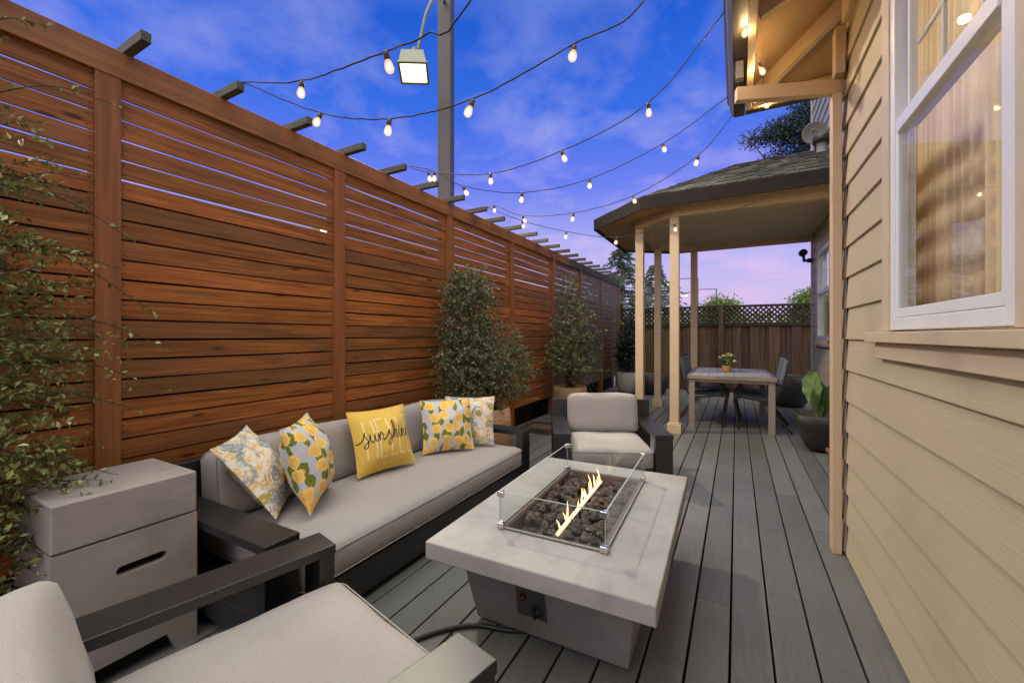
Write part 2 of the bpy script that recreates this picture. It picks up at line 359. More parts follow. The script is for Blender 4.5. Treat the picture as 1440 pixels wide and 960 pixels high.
M['petal'] = plain('cream_petal', (0.85, 0.78, 0.52), 0.7, var=0.15, nscale=40)
M['pole'] = plain('bronze_steel_pole', (0.075, 0.066, 0.06), 0.5)
M['lampbox'] = plain('grey_green_lamp_housing', (0.22, 0.24, 0.17), 0.5)
M['lamp_on'] = emit('flood_lens', (1.0, 0.86, 0.55), 3.2)
M['far_lamp'] = emit('far_lamp_lens', (1.0, 0.86, 0.6), 3.0)
M['filament'] = emit('filament_glow', (1.0, 0.72, 0.36), 48.0)
def shell_mat(name):
    m, nt, bs, N, L = new_mat(name); N.remove(bs)
    t = N.new('ShaderNodeBsdfTransparent'); e = N.new('ShaderNodeEmission'); e.inputs[0].default_value = (1.0, 0.62, 0.26, 1); e.inputs[1].default_value = 1.3
    mx = N.new('ShaderNodeMixShader'); mx.inputs[0].default_value = 0.55; L.new(t.outputs[0], mx.inputs[1]); L.new(e.outputs[0], mx.inputs[2])
    L.new(mx.outputs[0], N['Material Output'].inputs['Surface']); return m
M['bulb'] = shell_mat('glowing_bulb_glass')
M['socket'] = plain('brown_socket', (0.06, 0.038, 0.022), 0.5)
M['cable'] = plain('black_cable', (0.02, 0.018, 0.016), 0.6)
def flame_mat(name):
    m, nt, bs, N, L = new_mat(name); N.remove(bs)
    t = N.new('ShaderNodeBsdfTransparent'); e = N.new('ShaderNodeEmission'); e.inputs[0].default_value = (1.0, 0.58, 0.22, 1); e.inputs[1].default_value = 6.0
    mx = N.new('ShaderNodeMixShader'); mx.inputs[0].default_value = 0.38; L.new(t.outputs[0], mx.inputs[1]); L.new(e.outputs[0], mx.inputs[2])
    L.new(mx.outputs[0], N['Material Output'].inputs['Surface']); return m
M['flame'] = flame_mat('flame')
M['burner'] = emit('glowing_burner', (1.0, 0.74, 0.46), 0.85)
M['blackplastic'] = plain('black_plastic', (0.012, 0.012, 0.013), 0.4)
M['dish'] = plain('dish_grey', (0.25, 0.225, 0.205), 0.65)
M['shingle'] = shingle_mat('roof_shingle')
def curtain_mat(name, c, thru):
    m = fabric(name, tuple(x * 0.9 for x in c), c, 300); nt = m.node_tree; N = nt.nodes; L = nt.links
    bs = N['Principled BSDF']; tr = N.new('ShaderNodeBsdfTranslucent'); tr.inputs[0].default_value = (*c, 1)
    mx = N.new('ShaderNodeMixShader'); mx.inputs[0].default_value = thru; L.new(bs.outputs[0], mx.inputs[1]); L.new(tr.outputs[0], mx.inputs[2])
    L.new(mx.outputs[0], N['Material Output'].inputs['Surface']); return m
M['curtain'] = curtain_mat('tan_curtain', (0.62, 0.51, 0.38), 0.5)
M['blind'] = curtain_mat('honey_blind', (0.70, 0.54, 0.34), 0.4)
def sheer_mat(name, c, open_):
    m, nt, bs, N, L = new_mat(name); N.remove(bs)
    d = N.new('ShaderNodeBsdfDiffuse'); d.inputs[0].default_value = (*c, 1); tr = N.new('ShaderNodeBsdfTranslucent'); tr.inputs[0].default_value = (*c, 1)
    a = N.new('ShaderNodeMixShader'); a.inputs[0].default_value = 0.5; L.new(d.outputs[0], a.inputs[1]); L.new(tr.outputs[0], a.inputs[2])
    t = N.new('ShaderNodeBsdfTransparent'); mx = N.new('ShaderNodeMixShader'); mx.inputs[0].default_value = 1 - open_
    L.new(t.outputs[0], mx.inputs[1]); L.new(a.outputs[0], mx.inputs[2]); L.new(mx.outputs[0], N['Material Output'].inputs['Surface']); return m
M['sheer'] = sheer_mat('sheer_voile', (0.66, 0.56, 0.43), 0.30)
M['roomwall'] = plain('room_wall', (0.55, 0.42, 0.26), 0.8)
M['whiteboard'] = plain('white_panel', (0.75, 0.75, 0.77), 0.6)
M['roomlamp'] = emit('room_lamp_glow', (1.0, 0.75, 0.42), 26.0)
M['step'] = grainy('redwood_step', (0.20, 0.075, 0.035), (0.30, 0.12, 0.06), (5, 30, 30), 0.6, 0.2)

# ------------------------------------------------------------------ object helpers
def thing(name, label, cat, loc=(0, 0, 0), rotz=0.0, group=None):
    o = bpy.data.objects.new(name, None); C.objects.link(o)
    o.location = loc; o.rotation_euler = (0, 0, rotz); o.empty_display_size = 0.1
    o['label'] = label; o['category'] = cat
    if group: o['group'] = group
    return o

def obj(name, bm, mat, parent=None, world=False, smooth=False, bevel=0.0, seg=2, loc=(0, 0, 0)):
    me = bpy.data.meshes.new(name)
    off = Vector((0, 0, 0))
    if world:
        p = parent
        while p is not None:
            off = off + Vector(p.location); p = p.parent
        bmesh.ops.translate(bm, verts=bm.verts, vec=-off)
    if smooth:
        for f in bm.faces: f.smooth = True
    bm.to_mesh(me); bm.free()
    o = bpy.data.objects.new(name, me); C.objects.link(o); o.parent = parent; o.location = loc
    if isinstance(mat, (list, tuple)):
        for x in mat: me.materials.append(x)
    else: me.materials.append(mat)
    if bevel:
        b = o.modifiers.new('Bevel', 'BEVEL'); b.width = bevel; b.segments = seg; b.limit_method = 'ANGLE'; b.angle_limit = R(40)
        for f in me.polygons: f.use_smooth = True
        b.harden_normals = True
    return o

def tag(o, label, cat, group=None, kind=None):
    if label: o['label'] = label
    if cat: o['category'] = cat
    if group: o['group'] = group
    if kind: o['kind'] = kind
    return o

def copy_tree(o, parent=None):
    c = o.copy(); C.objects.link(c); c.parent = parent
    for ch in [x for x in bpy.data.objects if x.parent is o]:
        copy_tree(ch, c)
    return c

def BM(): return bmesh.new()

def box(bm, x0, x1, y0, y1, z0, z1, mi=0):
    vs = [bm.verts.new(p) for p in ((x0, y0, z0), (x1, y0, z0), (x1, y1, z0), (x0, y1, z0), (x0, y0, z1), (x1, y0, z1), (x1, y1, z1), (x0, y1, z1))]
    fs = []
    for q in ((0, 3, 2, 1), (4, 5, 6, 7), (0, 1, 5, 4), (1, 2, 6, 5), (2, 3, 7, 6), (3, 0, 4, 7)):
        f = bm.faces.new([vs[i] for i in q]); f.material_index = mi; fs.append(f)
    return vs

def hexa(bm, pts, mi=0):
    vs = [bm.verts.new(p) for p in pts]
    for q in ((0, 3, 2, 1), (4, 5, 6, 7), (0, 1, 5, 4), (1, 2, 6, 5), (2, 3, 7, 6), (3, 0, 4, 7)):
        f = bm.faces.new([vs[i] for i in q]); f.material_index = mi
    return vs

def bar(bm, a, b, w, h, up=(0, 0, 1), mi=0):
    """rectangular bar from a to b, w wide and h high"""
    a = Vector(a); b = Vector(b); d = (b - a).normalized(); up = Vector(up)
    s = d.cross(up)
    if s.length < 1e-4: s = d.cross(Vector((1, 0, 0)))
    s.normalize(); u = s.cross(d)
    pts = []
    for q in (a, b):
        for (i, j) in ((-1, -1), (1, -1), (1, 1), (-1, 1)):
            pts.append(q + s * (w / 2 * i) + u * (h / 2 * j))
    hexa(bm, pts, mi)

def poly_extrude(bm, pts, vec, mi=0):
    """closed polygon pts swept along vec"""
    vec = Vector(vec); n = len(pts)
    a = [bm.verts.new(p) for p in pts]; b = [bm.verts.new(Vector(p) + vec) for p in pts]
    bm.faces.new(a).material_index = mi; bm.faces.new(b[::-1]).material_index = mi
    for i in range(n):
        j = (i + 1) % n
        bm.faces.new((a[j], a[i], b[i], b[j])).material_index = mi

def tube(bm, pts, r, n=8, mi=0, cap=True):
    pts = [Vector(p) for p in pts]; rings = []
    rr = r if isinstance(r, (list, tuple)) else [r] * len(pts)
    prev = None
    for i, p in enumerate(pts):
        t = (pts[min(i + 1, len(pts) - 1)] - pts[max(i - 1, 0)])
        if t.length < 1e-9: t = Vector((0, 0, 1))
        t.normalize()
        if prev is None:
            s = t.cross(Vector((0, 0, 1)))
            if s.length < 1e-3: s = t.cross(Vector((1, 0, 0)))
        else:
            s = prev - t * prev.dot(t)
            if s.length < 1e-6: s = t.cross(Vector((0, 0, 1)))
        s.normalize(); prev = s; u = t.cross(s)
        rings.append([bm.verts.new(p + (s * math.cos(2 * math.pi * k / n) + u * math.sin(2 * math.pi * k / n)) * rr[i]) for k in range(n)])
    for i in range(len(rings) - 1):
        for k in range(n):
            f = bm.faces.new((rings[i][k], rings[i][(k + 1) % n], rings[i + 1][(k + 1) % n], rings[i + 1][k])); f.material_index = mi; f.smooth = True
    if cap:
        bm.faces.new(rings[0][::-1]).material_index = mi; bm.faces.new(rings[-1]).material_index = mi

def lathe(bm, prof, c=(0, 0, 0), n=32, mi=0, axis=None):
    c = Vector(c); rings = []
    q = Matrix.Identity(3)
    if axis is not None: q = Vector((0, 0, 1)).rotation_difference(Vector(axis)).to_matrix()
    for (r, z) in prof:
        if r < 1e-6: rings.append([bm.verts.new(c + q @ Vector((0, 0, z)))])
        else: rings.append([bm.verts.new(c + q @ Vector((r * math.cos(2 * math.pi * k / n), r * math.sin(2 * math.pi * k / n), z))) for k in range(n)])
    for a, b in zip(rings, rings[1:]):
        for k in range(n):
            k2 = (k + 1) % n
            if len(a) == 1 and len(b) == 1: continue
            if len(a) == 1: f = bm.faces.new((a[0], b[k2], b[k]))
            elif len(b) == 1: f = bm.faces.new((a[k], a[k2], b[0]))
            else: f = bm.faces.new((a[k], a[k2], b[k2], b[k]))
            f.material_index = mi; f.smooth = True

def spline(pts, n=8):
    """Catmull-Rom through pts"""
    pts = [Vector(p) for p in pts]; out = []
    P = [pts[0] * 2 - pts[1]] + pts + [pts[-1] * 2 - pts[-2]]
    for i in range(1, len(P) - 2):
        for k in range(n):
            t = k / n
            a, b, c, d = P[i - 1], P[i], P[i + 1], P[i + 2]
            out.append(0.5 * ((2 * b) + (c - a) * t + (2 * a - 5 * b + 4 * c - d) * t * t + (3 * b - a - 3 * c + d) * t ** 3))
    out.append(pts[-1]); return out

def cushion(bm, x0, x1, y0, y1, z0, z1, r=0.045, puff=0.02, n=22, seed=0, piping=True, corner=0.0):
    """upholstered block: rounded edges, domed faces, slight wrinkles"""
    cx, cy, cz = (x0 + x1) / 2, (y0 + y1) / 2, (z0 + z1) / 2
    hx, hy, hz = (x1 - x0) / 2, (y1 - y0) / 2, (z1 - z0) / 2
    r = min(r, hx * 0.98, hy * 0.98, hz * 0.98)
    vmap = {}
    def vert(u, v, w):
        key = (round(u, 5), round(v, 5), round(w, 5))
        if key in vmap: return vmap[key]
        p = Vector((u * hx, v * hy, w * hz))
        q = Vector((max(-hx + r, min(hx - r, p.x)), max(-hy + r, min(hy - r, p.y)), max(-hz + r, min(hz - r, p.z))))
        d = p - q
        if d.length > 1e-9: p = q + d.normalized() * r
        g = lambda a: (1 - a * a)
        pz = puff * (g(u) * g(v)) ** 0.7 if abs(w) > 0 else 0
        p.z += w * pz
        p.x += u * puff * 0.5 * g(v) * g(w); p.y += v * puff * 0.5 * g(u) * g(w)
        nn = noise.noise(Vector((p.x * 5 + seed * 7.1, p.y * 5, p.z * 5))) * 0.008 + noise.noise(Vector((p.x * 14 + seed, p.y * 14, p.z * 14))) * 0.003
        p += Vector((u, v, w)).normalized() * nn
        vmap[key] = bm.verts.new(Vector((cx, cy, cz)) + p); return vmap[key]
    def grid(lst, L):
        k = max(6, min(40, int(L / 0.045))); e = 0.5
        out = []
        for i in range(k + 1):
            t = i / k * 2 - 1
            out.append(math.copysign(1 - (1 - abs(t)) ** 1.35, t))
        return out
    U, V, W = grid(0, 2 * hx), grid(0, 2 * hy), grid(0, 2 * hz)
    def face(A, B, f, flip):
        for i in range(len(A) - 1):
            for j in range(len(B) - 1):
                vs = [vert(*f(A[i], B[j])), vert(*f(A[i + 1], B[j])), vert(*f(A[i + 1], B[j + 1])), vert(*f(A[i], B[j + 1]))]
                if len(set(vs)) < 4: continue
                ff = bm.faces.new(vs[::-1] if flip else vs); ff.smooth = True
    face(U, V, lambda a, b: (a, b, 1), False); face(U, V, lambda a, b: (a, b, -1), True)
    face(U, W, lambda a, b: (a, -1, b), False); face(U, W, lambda a, b: (a, 1, b), True)
    face(V, W, lambda a, b: (1, a, b), False); face(V, W, lambda a, b: (-1, a, b), True)

def seam_loop(bm, x0, x1, y0, y1, z, r, rad=0.0035, ins=0.006):
    """welt cord following the cushion's rounded outline at height z"""
    pts = []
    a0, a1, b0, b1 = x0 + ins, x1 - ins, y0 + ins, y1 - ins
    for (cx, cy, s) in ((a1 - r, b1 - r, 0), (a0 + r, b1 - r, 90), (a0 + r, b0 + r, 180), (a1 - r, b0 + r, 270)):
        for k in range(5):
            t = R(s + 90 * k / 4); pts.append((cx + r * math.cos(t), cy + r * math.sin(t), z))
    pts.append(pts[0]); tube(bm, pts, rad, 6, cap=False)

# ------------------------------------------------------------------ world: dusk sky
w = bpy.data.worlds.new('World'); sc.world = w; w.use_nodes = True
N = w.node_tree.nodes; L = w.node_tree.links
bg = N['Background']
tc = N.new('ShaderNodeTexCoord'); sx = N.new('ShaderNodeSeparateXYZ'); L.new(tc.outputs['Generated'], sx.inputs[0])
Z = sx.outputs['Z']
zr = ramp(N, [(0.0, (0.62, 0.44, 0.70)), (0.10, (0.54, 0.46, 0.76)), (0.20, (0.38, 0.38, 0.78)), (0.33, (0.14, 0.20, 0.78)),
              (0.46, (0.040, 0.140, 0.70)), (0.60, (0.014, 0.098, 0.58)), (0.72, (0.16, 0.24, 0.56)), (0.86, (0.72, 0.78, 0.74)), (1.0, (0.92, 0.94, 0.86))])  # topmost stops, above the view, brightened for neutral fill from overhead
L.new(Z, zr.inputs[0])
den = math_n(N, L, 'ADD', math_n(N, L, 'MAXIMUM', Z, 0.0), 0.22)
cv = N.new('ShaderNodeCombineXYZ')
L.new(math_n(N, L, 'DIVIDE', sx.outputs['X'], den), cv.inputs[0]); L.new(math_n(N, L, 'DIVIDE', sx.outputs['Y'], den), cv.inputs[1])
cn = noise_n(N, L, cv.outputs[0], 2.9, 9, 0.56, 0.2)
cr = ramp(N, [(0.47, (0, 0, 0)), (0.72, (1, 1, 1))]); L.new(cn, cr.inputs[0])
ccol = ramp(N, [(0.0, (0.80, 0.48, 0.66)), (0.2, (0.64, 0.48, 0.80)), (0.42, (0.36, 0.36, 0.76)), (0.62, (0.17, 0.24, 0.64))]); L.new(Z, ccol.inputs[0])
sky = mixc(N, L, math_n(N, L, 'MULTIPLY', cr.outputs[0], 0.8), zr.outputs[0], ccol.outputs[0])
# warm glow added to the unseen sky behind the camera to light the scene
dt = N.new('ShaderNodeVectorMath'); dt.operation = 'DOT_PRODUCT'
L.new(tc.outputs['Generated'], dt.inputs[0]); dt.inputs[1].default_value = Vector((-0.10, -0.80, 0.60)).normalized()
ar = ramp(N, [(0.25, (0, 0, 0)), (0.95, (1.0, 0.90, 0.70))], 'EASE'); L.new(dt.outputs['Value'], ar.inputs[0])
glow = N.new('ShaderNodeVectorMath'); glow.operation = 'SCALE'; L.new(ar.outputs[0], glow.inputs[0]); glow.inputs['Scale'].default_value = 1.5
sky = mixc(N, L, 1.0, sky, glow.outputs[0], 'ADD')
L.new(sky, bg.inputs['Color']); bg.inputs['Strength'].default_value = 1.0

sd = bpy.data.lights.new('sun', 'SUN'); so = bpy.data.objects.new('sun', sd); C.objects.link(so)
sd.energy = 1.75; sd.angle = R(80); sd.color = (1.0, 0.955, 0.84)
so.rotation_euler = Vector((-0.16, 0.16, -0.97)).to_track_quat('-Z', 'Y').to_euler()

# ------------------------------------------------------------------ ground and deck
bm = BM(); box(bm, -300, 300, -300, 300, -0.62, -0.60)
tag(obj('ground', bm, M['ground']), 'dry ground stretching away beyond the fences', 'ground', kind='structure')

PITCH = 0.1445; GAP = 0.0085; X0 = -0.0225
bm = BM()
i0 = math.floor((-2.62 - X0) / PITCH); i1 = math.ceil((1.20 - X0) / PITCH)
rnd = random.Random(5)
for i in range(i0, i1):
    xa = X0 + i * PITCH + GAP / 2; xb = X0 + (i + 1) * PITCH - GAP / 2
    joints = [-2.2]
    y = -2.2 + rnd.uniform(1.2, 3.6)
    if i == 0: ys = [0.3, 3.88, 8.1]
    elif i == 1: ys = [1.0, 3.62 + 2.5, 9.0]
    elif i == 2: ys = [-0.4, 3.80, 7.7]
    else:
        ys = []
        while y < 9.6: ys.append(y); y += rnd.uniform(2.6, 4.2)
    ends = [-2.2] + ys + [10.08]
    for a, b in zip(ends, ends[1:]):
        box(bm, xa, xb, a + 0.0012, b - 0.0012, -0.028 + rnd.uniform(-0.0006, 0.0006), rnd.uniform(-0.0008, 0.0008))
o = obj('deck', bm, M['deck'], bevel=0.003, seg=2)
tag(o, 'grey composite deck of long boards running to the back fence', 'deck', kind='structure')
bm = BM()
for k in range(32):
    y = -2.1 + k * 0.40; box(bm, -2.6, 1.2, y, y + 0.04, -0.17, -0.030)
box(bm, -2.9, 1.4, -2.2, 10.4, -0.30, -0.25)
tag(obj('deck_joist', bm, M['underdeck']), 'dark joists under the grey deck boards', 'deck joists', kind='structure')

# ------------------------------------------------------------------ privacy fence
FX = -2.48
POST_Y = [-1.8, -0.52, 0.765, 2.0, 3.29, 4.58, 5.93, 7.22, 8.55, 9.98]
fence = thing('privacy_fence', 'tall redwood fence of horizontal slats with stub rafters on top', 'fence', (FX, 4.0, 0))
rnd = random.Random(3)
for k in range(len(POST_Y) - 1):
    bm = BM()
    ya, yb = POST_Y[k] + 0.035, POST_Y[k + 1] - 0.035
    z = 2.405
    for s in range(24):
        zt = z - s * 0.0922 - 0.0055; zb = zt - 0.0825 - rnd.uniform(-0.0015, 0.0020)
        if zb < 0.24: break
        j = rnd.uniform(-0.004, 0.004)
        xo = FX - 0.035 + rnd.uniform(-0.002, 0.002)
        # each slat dips or bows a little between the posts
        n = 4; mid = rnd.uniform(-0.003, 0.003)
        rows = []
        for q in range(n + 1):
            t = q / n; yy = ya + (yb - ya) * t; dz = j * 0 + mid * math.sin(math.pi * t)
            rows.append([bm.verts.new((xx, yy, zz + dz)) for xx, zz in ((xo + 0.006, zb), (xo + 0.018, zb), (xo + 0.018, zt), (xo + 0.006, zt))])
        for q in range(n):
            for e in range(4):
                bm.faces.new((rows[q][e], rows[q][(e + 1) % 4], rows[q + 1][(e + 1) % 4], rows[q + 1][e]))
        bm.faces.new(rows[0][::-1]); bm.faces.new(rows[-1])
        for yy in (ya + 0.024, yb - 0.024):
            for fz in (0.25, 0.75):
                cz_ = zb + (zt - zb) * fz + rnd.uniform(-.004, .004); cy_ = yy + rnd.uniform(-.005, .005)
                f_ = bm.faces.new([bm.verts.new((xo + 0.0186, cy_ + 0.0034 * math.cos(q_), cz_ + 0.0034 * math.sin(q_))) for q_ in [k_ * math.pi / 4 for k_ in range(8)]]); f_.material_index = 1
    bmesh.ops.recalc_face_normals(bm, faces=bm.faces)
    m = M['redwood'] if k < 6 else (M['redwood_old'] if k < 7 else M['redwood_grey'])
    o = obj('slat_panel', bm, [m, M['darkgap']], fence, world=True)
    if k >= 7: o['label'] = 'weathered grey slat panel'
for y in POST_Y:
    bm = BM(); box(bm, FX - 0.089, FX, y - 0.0445, y + 0.0445, -0.25, 2.399)
    obj('post', bm, M['post'], fence, world=True, bevel=0.003)
for a, b, mt in ((-2.2, 3.31, 'rail'), (3.314, 6.6, 'rail'), (6.604, 10.03, 'rafter')):
    bm = BM(); box(bm, FX - 0.055, FX + 0.004, a, b, 2.397, 2.524)
    obj('top_rail', bm, M[mt], fence, world=True, bevel=0.004)
for k in range(-4, 23):
    y = 0.835 + 0.405 * k
    bm = BM(); e = rnd.uniform(-0.015, 0.015)
    box(bm, FX - 0.42, -2.300 + e, y - 0.019, y + 0.019, 2.526, 2.572)
    obj('rafter', bm, M['rafter'], fence, world=True, bevel=0.003)

old = thing('neighbour_fence', 'dark old board fence close behind the redwood slats', 'fence', (-2.72, 4.0, -0.6))
bm = BM(); y = -2.2
while y < 10.3:
    wd = rnd.uniform(0.13, 0.15); box(bm, -2.735, -2.715, y, y + wd - 0.003, -0.6, 1.985 + rnd.uniform(-0.012, 0.012)); y += wd
obj('board_panel', bm, M['oldfence'], old, world=True)

# ------------------------------------------------------------------ back fence
BY = 10.10
bf = thing('board_fence', 'brown vertical board fence topped with dark lattice at the deck end', 'fence', (0, BY, 0))
bm = BM(); x = -2.6; k = 0
while x < 2.6:
    wd = rnd.uniform(0.13, 0.215); y = BY + (0.0 if k % 2 else 0.018)
    box(bm, x, x + wd - 0.002, y, y + 0.018, -0.2, 1.43); x += wd - 0.002 + (0.003 if k % 2 else 0.0); k += 1
obj('board_panel', bm, M['boards'], bf, world=True, bevel=0.002)
for z0, z1, t in ((1.432, 1.50, 0.05), (1.825, 1.875, 0.055)):
    bm = BM(); box(bm, -2.6, 2.6, BY - t / 2, BY + t / 2 + 0.02, z0, z1); obj('rail', bm, M['lattice'], bf, world=True, bevel=0.003)
bm = BM()
zA, zB = 1.502, 1.823; H = zB - zA; p = 0.098
for sgn, yy in ((1, BY), (-1, BY + 0.009)):
    x = -3.0
    while x < 3.0:
        xa, xb = x, x + H
        if sgn < 0: xa, xb = xb, xa
        if -2.6 < min(xa, xb) and max(xa, xb) < 2.6:
            bar(bm, (xa, yy, zA), (xb, yy, zB), 0.008, 0.034, up=(0, 1, 0)) if False else None
            d = Vector((xb - xa, 0, zB - zA)).normalized(); s = Vector((d.z, 0, -d.x)) * 0.017
            pts = [Vector((xa, yy, zA)) - s, Vector((xa, yy, zA)) + s, Vector((xb, yy, zB)) + s, Vector((xb, yy, zB)) - s]
            poly_extrude(bm, pts, (0, 0.008, 0))
        x += p
bmesh.ops.recalc_face_normals(bm, faces=bm.faces)
obj('lattice_panel', bm, M['lattice'], bf, world=True)
for x in (-2.52, -0.30, 2.1):
    bm = BM(); box(bm, x - 0.045, x + 0.045, BY - 0.095, BY - 0.03, -0.2, 1.86); obj('post', bm, M['boards'], bf, world=True, bevel=0.004)

# ------------------------------------------------------------------ house
WX = 0.545
house = thing('house', 'beige lap sided house wall with white window along the deck', 'house', (WX, 1.0, 0))
EXPO = 0.170; Z0L = 0.015
def laps(bm, x0, y0, y1, z0, z1, gaps=(), expo=EXPO, zoff=Z0L, joints=True):
    k = math.floor((z0 - zoff) / expo)
    while zoff + k * expo < z1:
        zb = max(z0, zoff + k * expo); zt = min(z1, zoff + (k + 1) * expo)
        segs = [(y0, y1)]
        for (gy0, gy1, gz0, gz1) in gaps:
            if zb < gz1 - 0.02 and zt > gz0 + 0.02:
                segs = [(y0, gy0), (gy1, y1)]
        cut = []
        for a, b in segs:
            jy = a + ((k * 0.731 + 0.37) % 1.0) * 3.4
            if joints and a + 0.25 < jy < b - 0.25: cut += [(a, jy - 0.0012), (jy + 0.0012, b)]
            else: cut.append((a, b))
        for a, b in cut:
            # bottom edge thick and forward, top tucked under the next board
            pts = [(x0 - 0.0135, a, zb + 0.0), (x0 - 0.0135, a, zb + 0.004), (x0 - 0.001, a, zt + 0.0), (x0 + 0.02, a, zt), (x0 + 0.02, a, zb)]
            poly_extrude(bm, pts, (0, b - a, 0))
        k += 1
    bmesh.ops.recalc_face_normals(bm, faces=bm.faces)
WY0, WY1, WZ0, WZ1 = 1.292, 2.122, 1.245, 2.80
bm = BM(); laps(bm, WX, -2.0, 2.905, -0.05, 2.93, [(WY0 - 0.06, WY1 + 0.06, 1.20, WZ1 + 0.05)])
obj('wall', bm, M['siding'], house, world=True)
# wall core: reveals round the window opening, return face behind the corner
bm = BM()
box(bm, WX + 0.021, WX + 0.052, -2.0, WY0 - 0.002, -0.3, 3.2)
box(bm, WX + 0.021, WX + 0.052, WY1 + 0.002, 2.91, -0.3, 3.2)
box(bm, WX + 0.021, WX + 0.052, WY0 - 0.002, WY1 + 0.002, -0.3, WZ0 - 0.003)
box(bm, WX + 0.021, WX + 0.052, WY0 - 0.002, WY1 + 0.002, WZ1 + 0.003, 3.2)
obj('wall_core', bm, M['roomwall'], house, world=True)
bm = BM(); box(bm, WX + 0.02, 1.10, 2.915, 3.0, -0.3, 3.2)
obj('return_wall', bm, M['siding_grey'], house, world=True)
# ends of the boards: recessed corner strip and dark caulk joint
bm = BM(); box(bm, WX - 0.004, WX + 0.02, 2.907, 2.93, -0.05, 2.93); obj('caulk_joint', bm, M['darkgap'], house, world=True)
bm = BM(); laps(bm, WX - 0.004, 2.932, 2.998, -0.05, 2.60); obj('corner_board', bm, M['wintrim'], house, world=True)
# post on the corner and its arm under the eave
bm = BM(); box(bm, 0.474, 0.517, 2.905, 2.992, 0.0, 2.585); obj('corner_post', bm, M['trim'], house, world=True, bevel=0.003)
bm = BM(); bar(bm, (0.535, 2.955, 2.628), (-0.005, 2.775, 2.640), 0.045, 0.080); obj('eave_bracket', bm, M['trim'], house, world=True, bevel=0.003)
bm = BM(); box(bm, 0.480, 0.524, 2.86, 2.95, 2.672, 2.93); obj('corner_post', bm, M['trim'], house, world=True, bevel=0.003)
bm = BM(); box(bm, WX - 0.040, WX - 0.0135, -2.0, 2.855, 2.93, 3.12); obj('frieze_board', bm, M['trim'], house, world=True, bevel=0.004)

# window
win = obj('window', BM(), M['vinyl'], house, loc=(0, 0, 0))
def wpart(name, bm, mat, bevel=0.0, smooth=False): return obj(name, bm, mat, win, world=True, bevel=bevel, smooth=smooth)
bm = BM()
for (a, b) in ((WY0, WY0 + 0.045), (WY1 - 0.045, WY1)): box(bm, WX - 0.019, WX + 0.045, a, b, WZ0, WZ1)
box(bm, WX - 0.019, WX + 0.045, WY0 + 0.046, WY1 - 0.046, WZ0, WZ0 + 0.045)
box(bm, WX - 0.019, WX + 0.045, WY0 + 0.046, WY1 - 0.046, WZ1 - 0.055, WZ1)
win.data = bpy.data.meshes.new('window'); bmesh.ops.translate(bm, verts=bm.verts, vec=-Vector(house.location)); bm.to_mesh(win.data); bm.free(); win.data.materials.append(M['vinyl'])
b_ = win.modifiers.new('Bevel', 'BEVEL'); b_.width = 0.004; b_.segments = 2
RAIL = 2.00
bm = BM()
ya, yb = WY0 + 0.047, WY1 - 0.047
xs0, xs1 = WX - 0.014, WX + 0.016
box(bm, xs0, xs1, ya, ya + 0.026, WZ0 + 0.047, RAIL + 0.03); box(bm, xs0, xs1, yb - 0.026, yb, WZ0 + 0.047, RAIL + 0.03)
box(bm, xs0, xs1, ya + 0.027, yb - 0.027, WZ0 + 0.047, WZ0 + 0.080); box(bm, xs0 - 0.006, xs1, ya + 0.027, yb - 0.027, RAIL - 0.02, RAIL + 0.03)
wpart('lower_sash', bm, M['vinyl'], 0.003)
bm = BM()
xu0, xu1 = WX + 0.0165, WX + 0.040
box(bm, xu0, xu1, ya, ya + 0.028, RAIL, WZ1 - 0.057); box(bm, xu0, xu1, yb - 0.028, yb, RAIL, WZ1 - 0.057)
box(bm, xu0, xu1, ya + 0.029, yb - 0.029, RAIL - 0.01, RAIL + 0.05)
wpart('upper_sash', bm, M['vinyl'], 0.003)
bm = BM(); box(bm, xs0 + 0.006, xs0 + 0.010, ya + 0.026, yb - 0.026, WZ0 + 0.079, RAIL - 0.019); wpart('pane', bm, M['pane'])
bm = BM(); box(bm, xu0 + 0.002, xu0 + 0.006, ya + 0.027, yb - 0.027, RAIL + 0.049, WZ1 - 0.057); wpart('pane', bm, M['pane'])
bm = BM()
for f in (1 / 3, 2 / 3): y = ya + (yb - ya) * f; box(bm, xu0 + 0.020, xu0 + 0.030, y - 0.008, y + 0.008, RAIL + 0.05, WZ1 - 0.057)
for z in (2.30, 2.58): box(bm, xu0 + 0.0205, xu0 + 0.0295, ya + 0.03, yb - 0.03, z - 0.008, z + 0.008)
wpart('muntin', bm, M['vinyl'])
bm = BM()
box(bm, WX - 0.024, WX + 0.02, WY1 + 0.002, WY1 + 0.088, 1.24, WZ1 + 0.12); wpart('casing', bm, M['wintrim'], 0.004)
bm = BM(); box(bm, WX - 0.024, WX + 0.02, WY0 - 0.118, WY0 - 0.002, 1.24, WZ1 + 0.12)
wpart('casing', bm, M['wintrim'], 0.004)
bm = BM(); box(bm, WX - 0.058, WX + 0.02, WY0 - 0.16, 2.315, 1.197, 1.238); wpart('sill', bm, M['wintrim'], 0.004)
bm = BM(); box(bm, WX - 0.032, WX + 0.02, WY0 - 0.12, 2.270, 1.130, 1.195); wpart('apron', bm, M['wintrim'], 0.004)
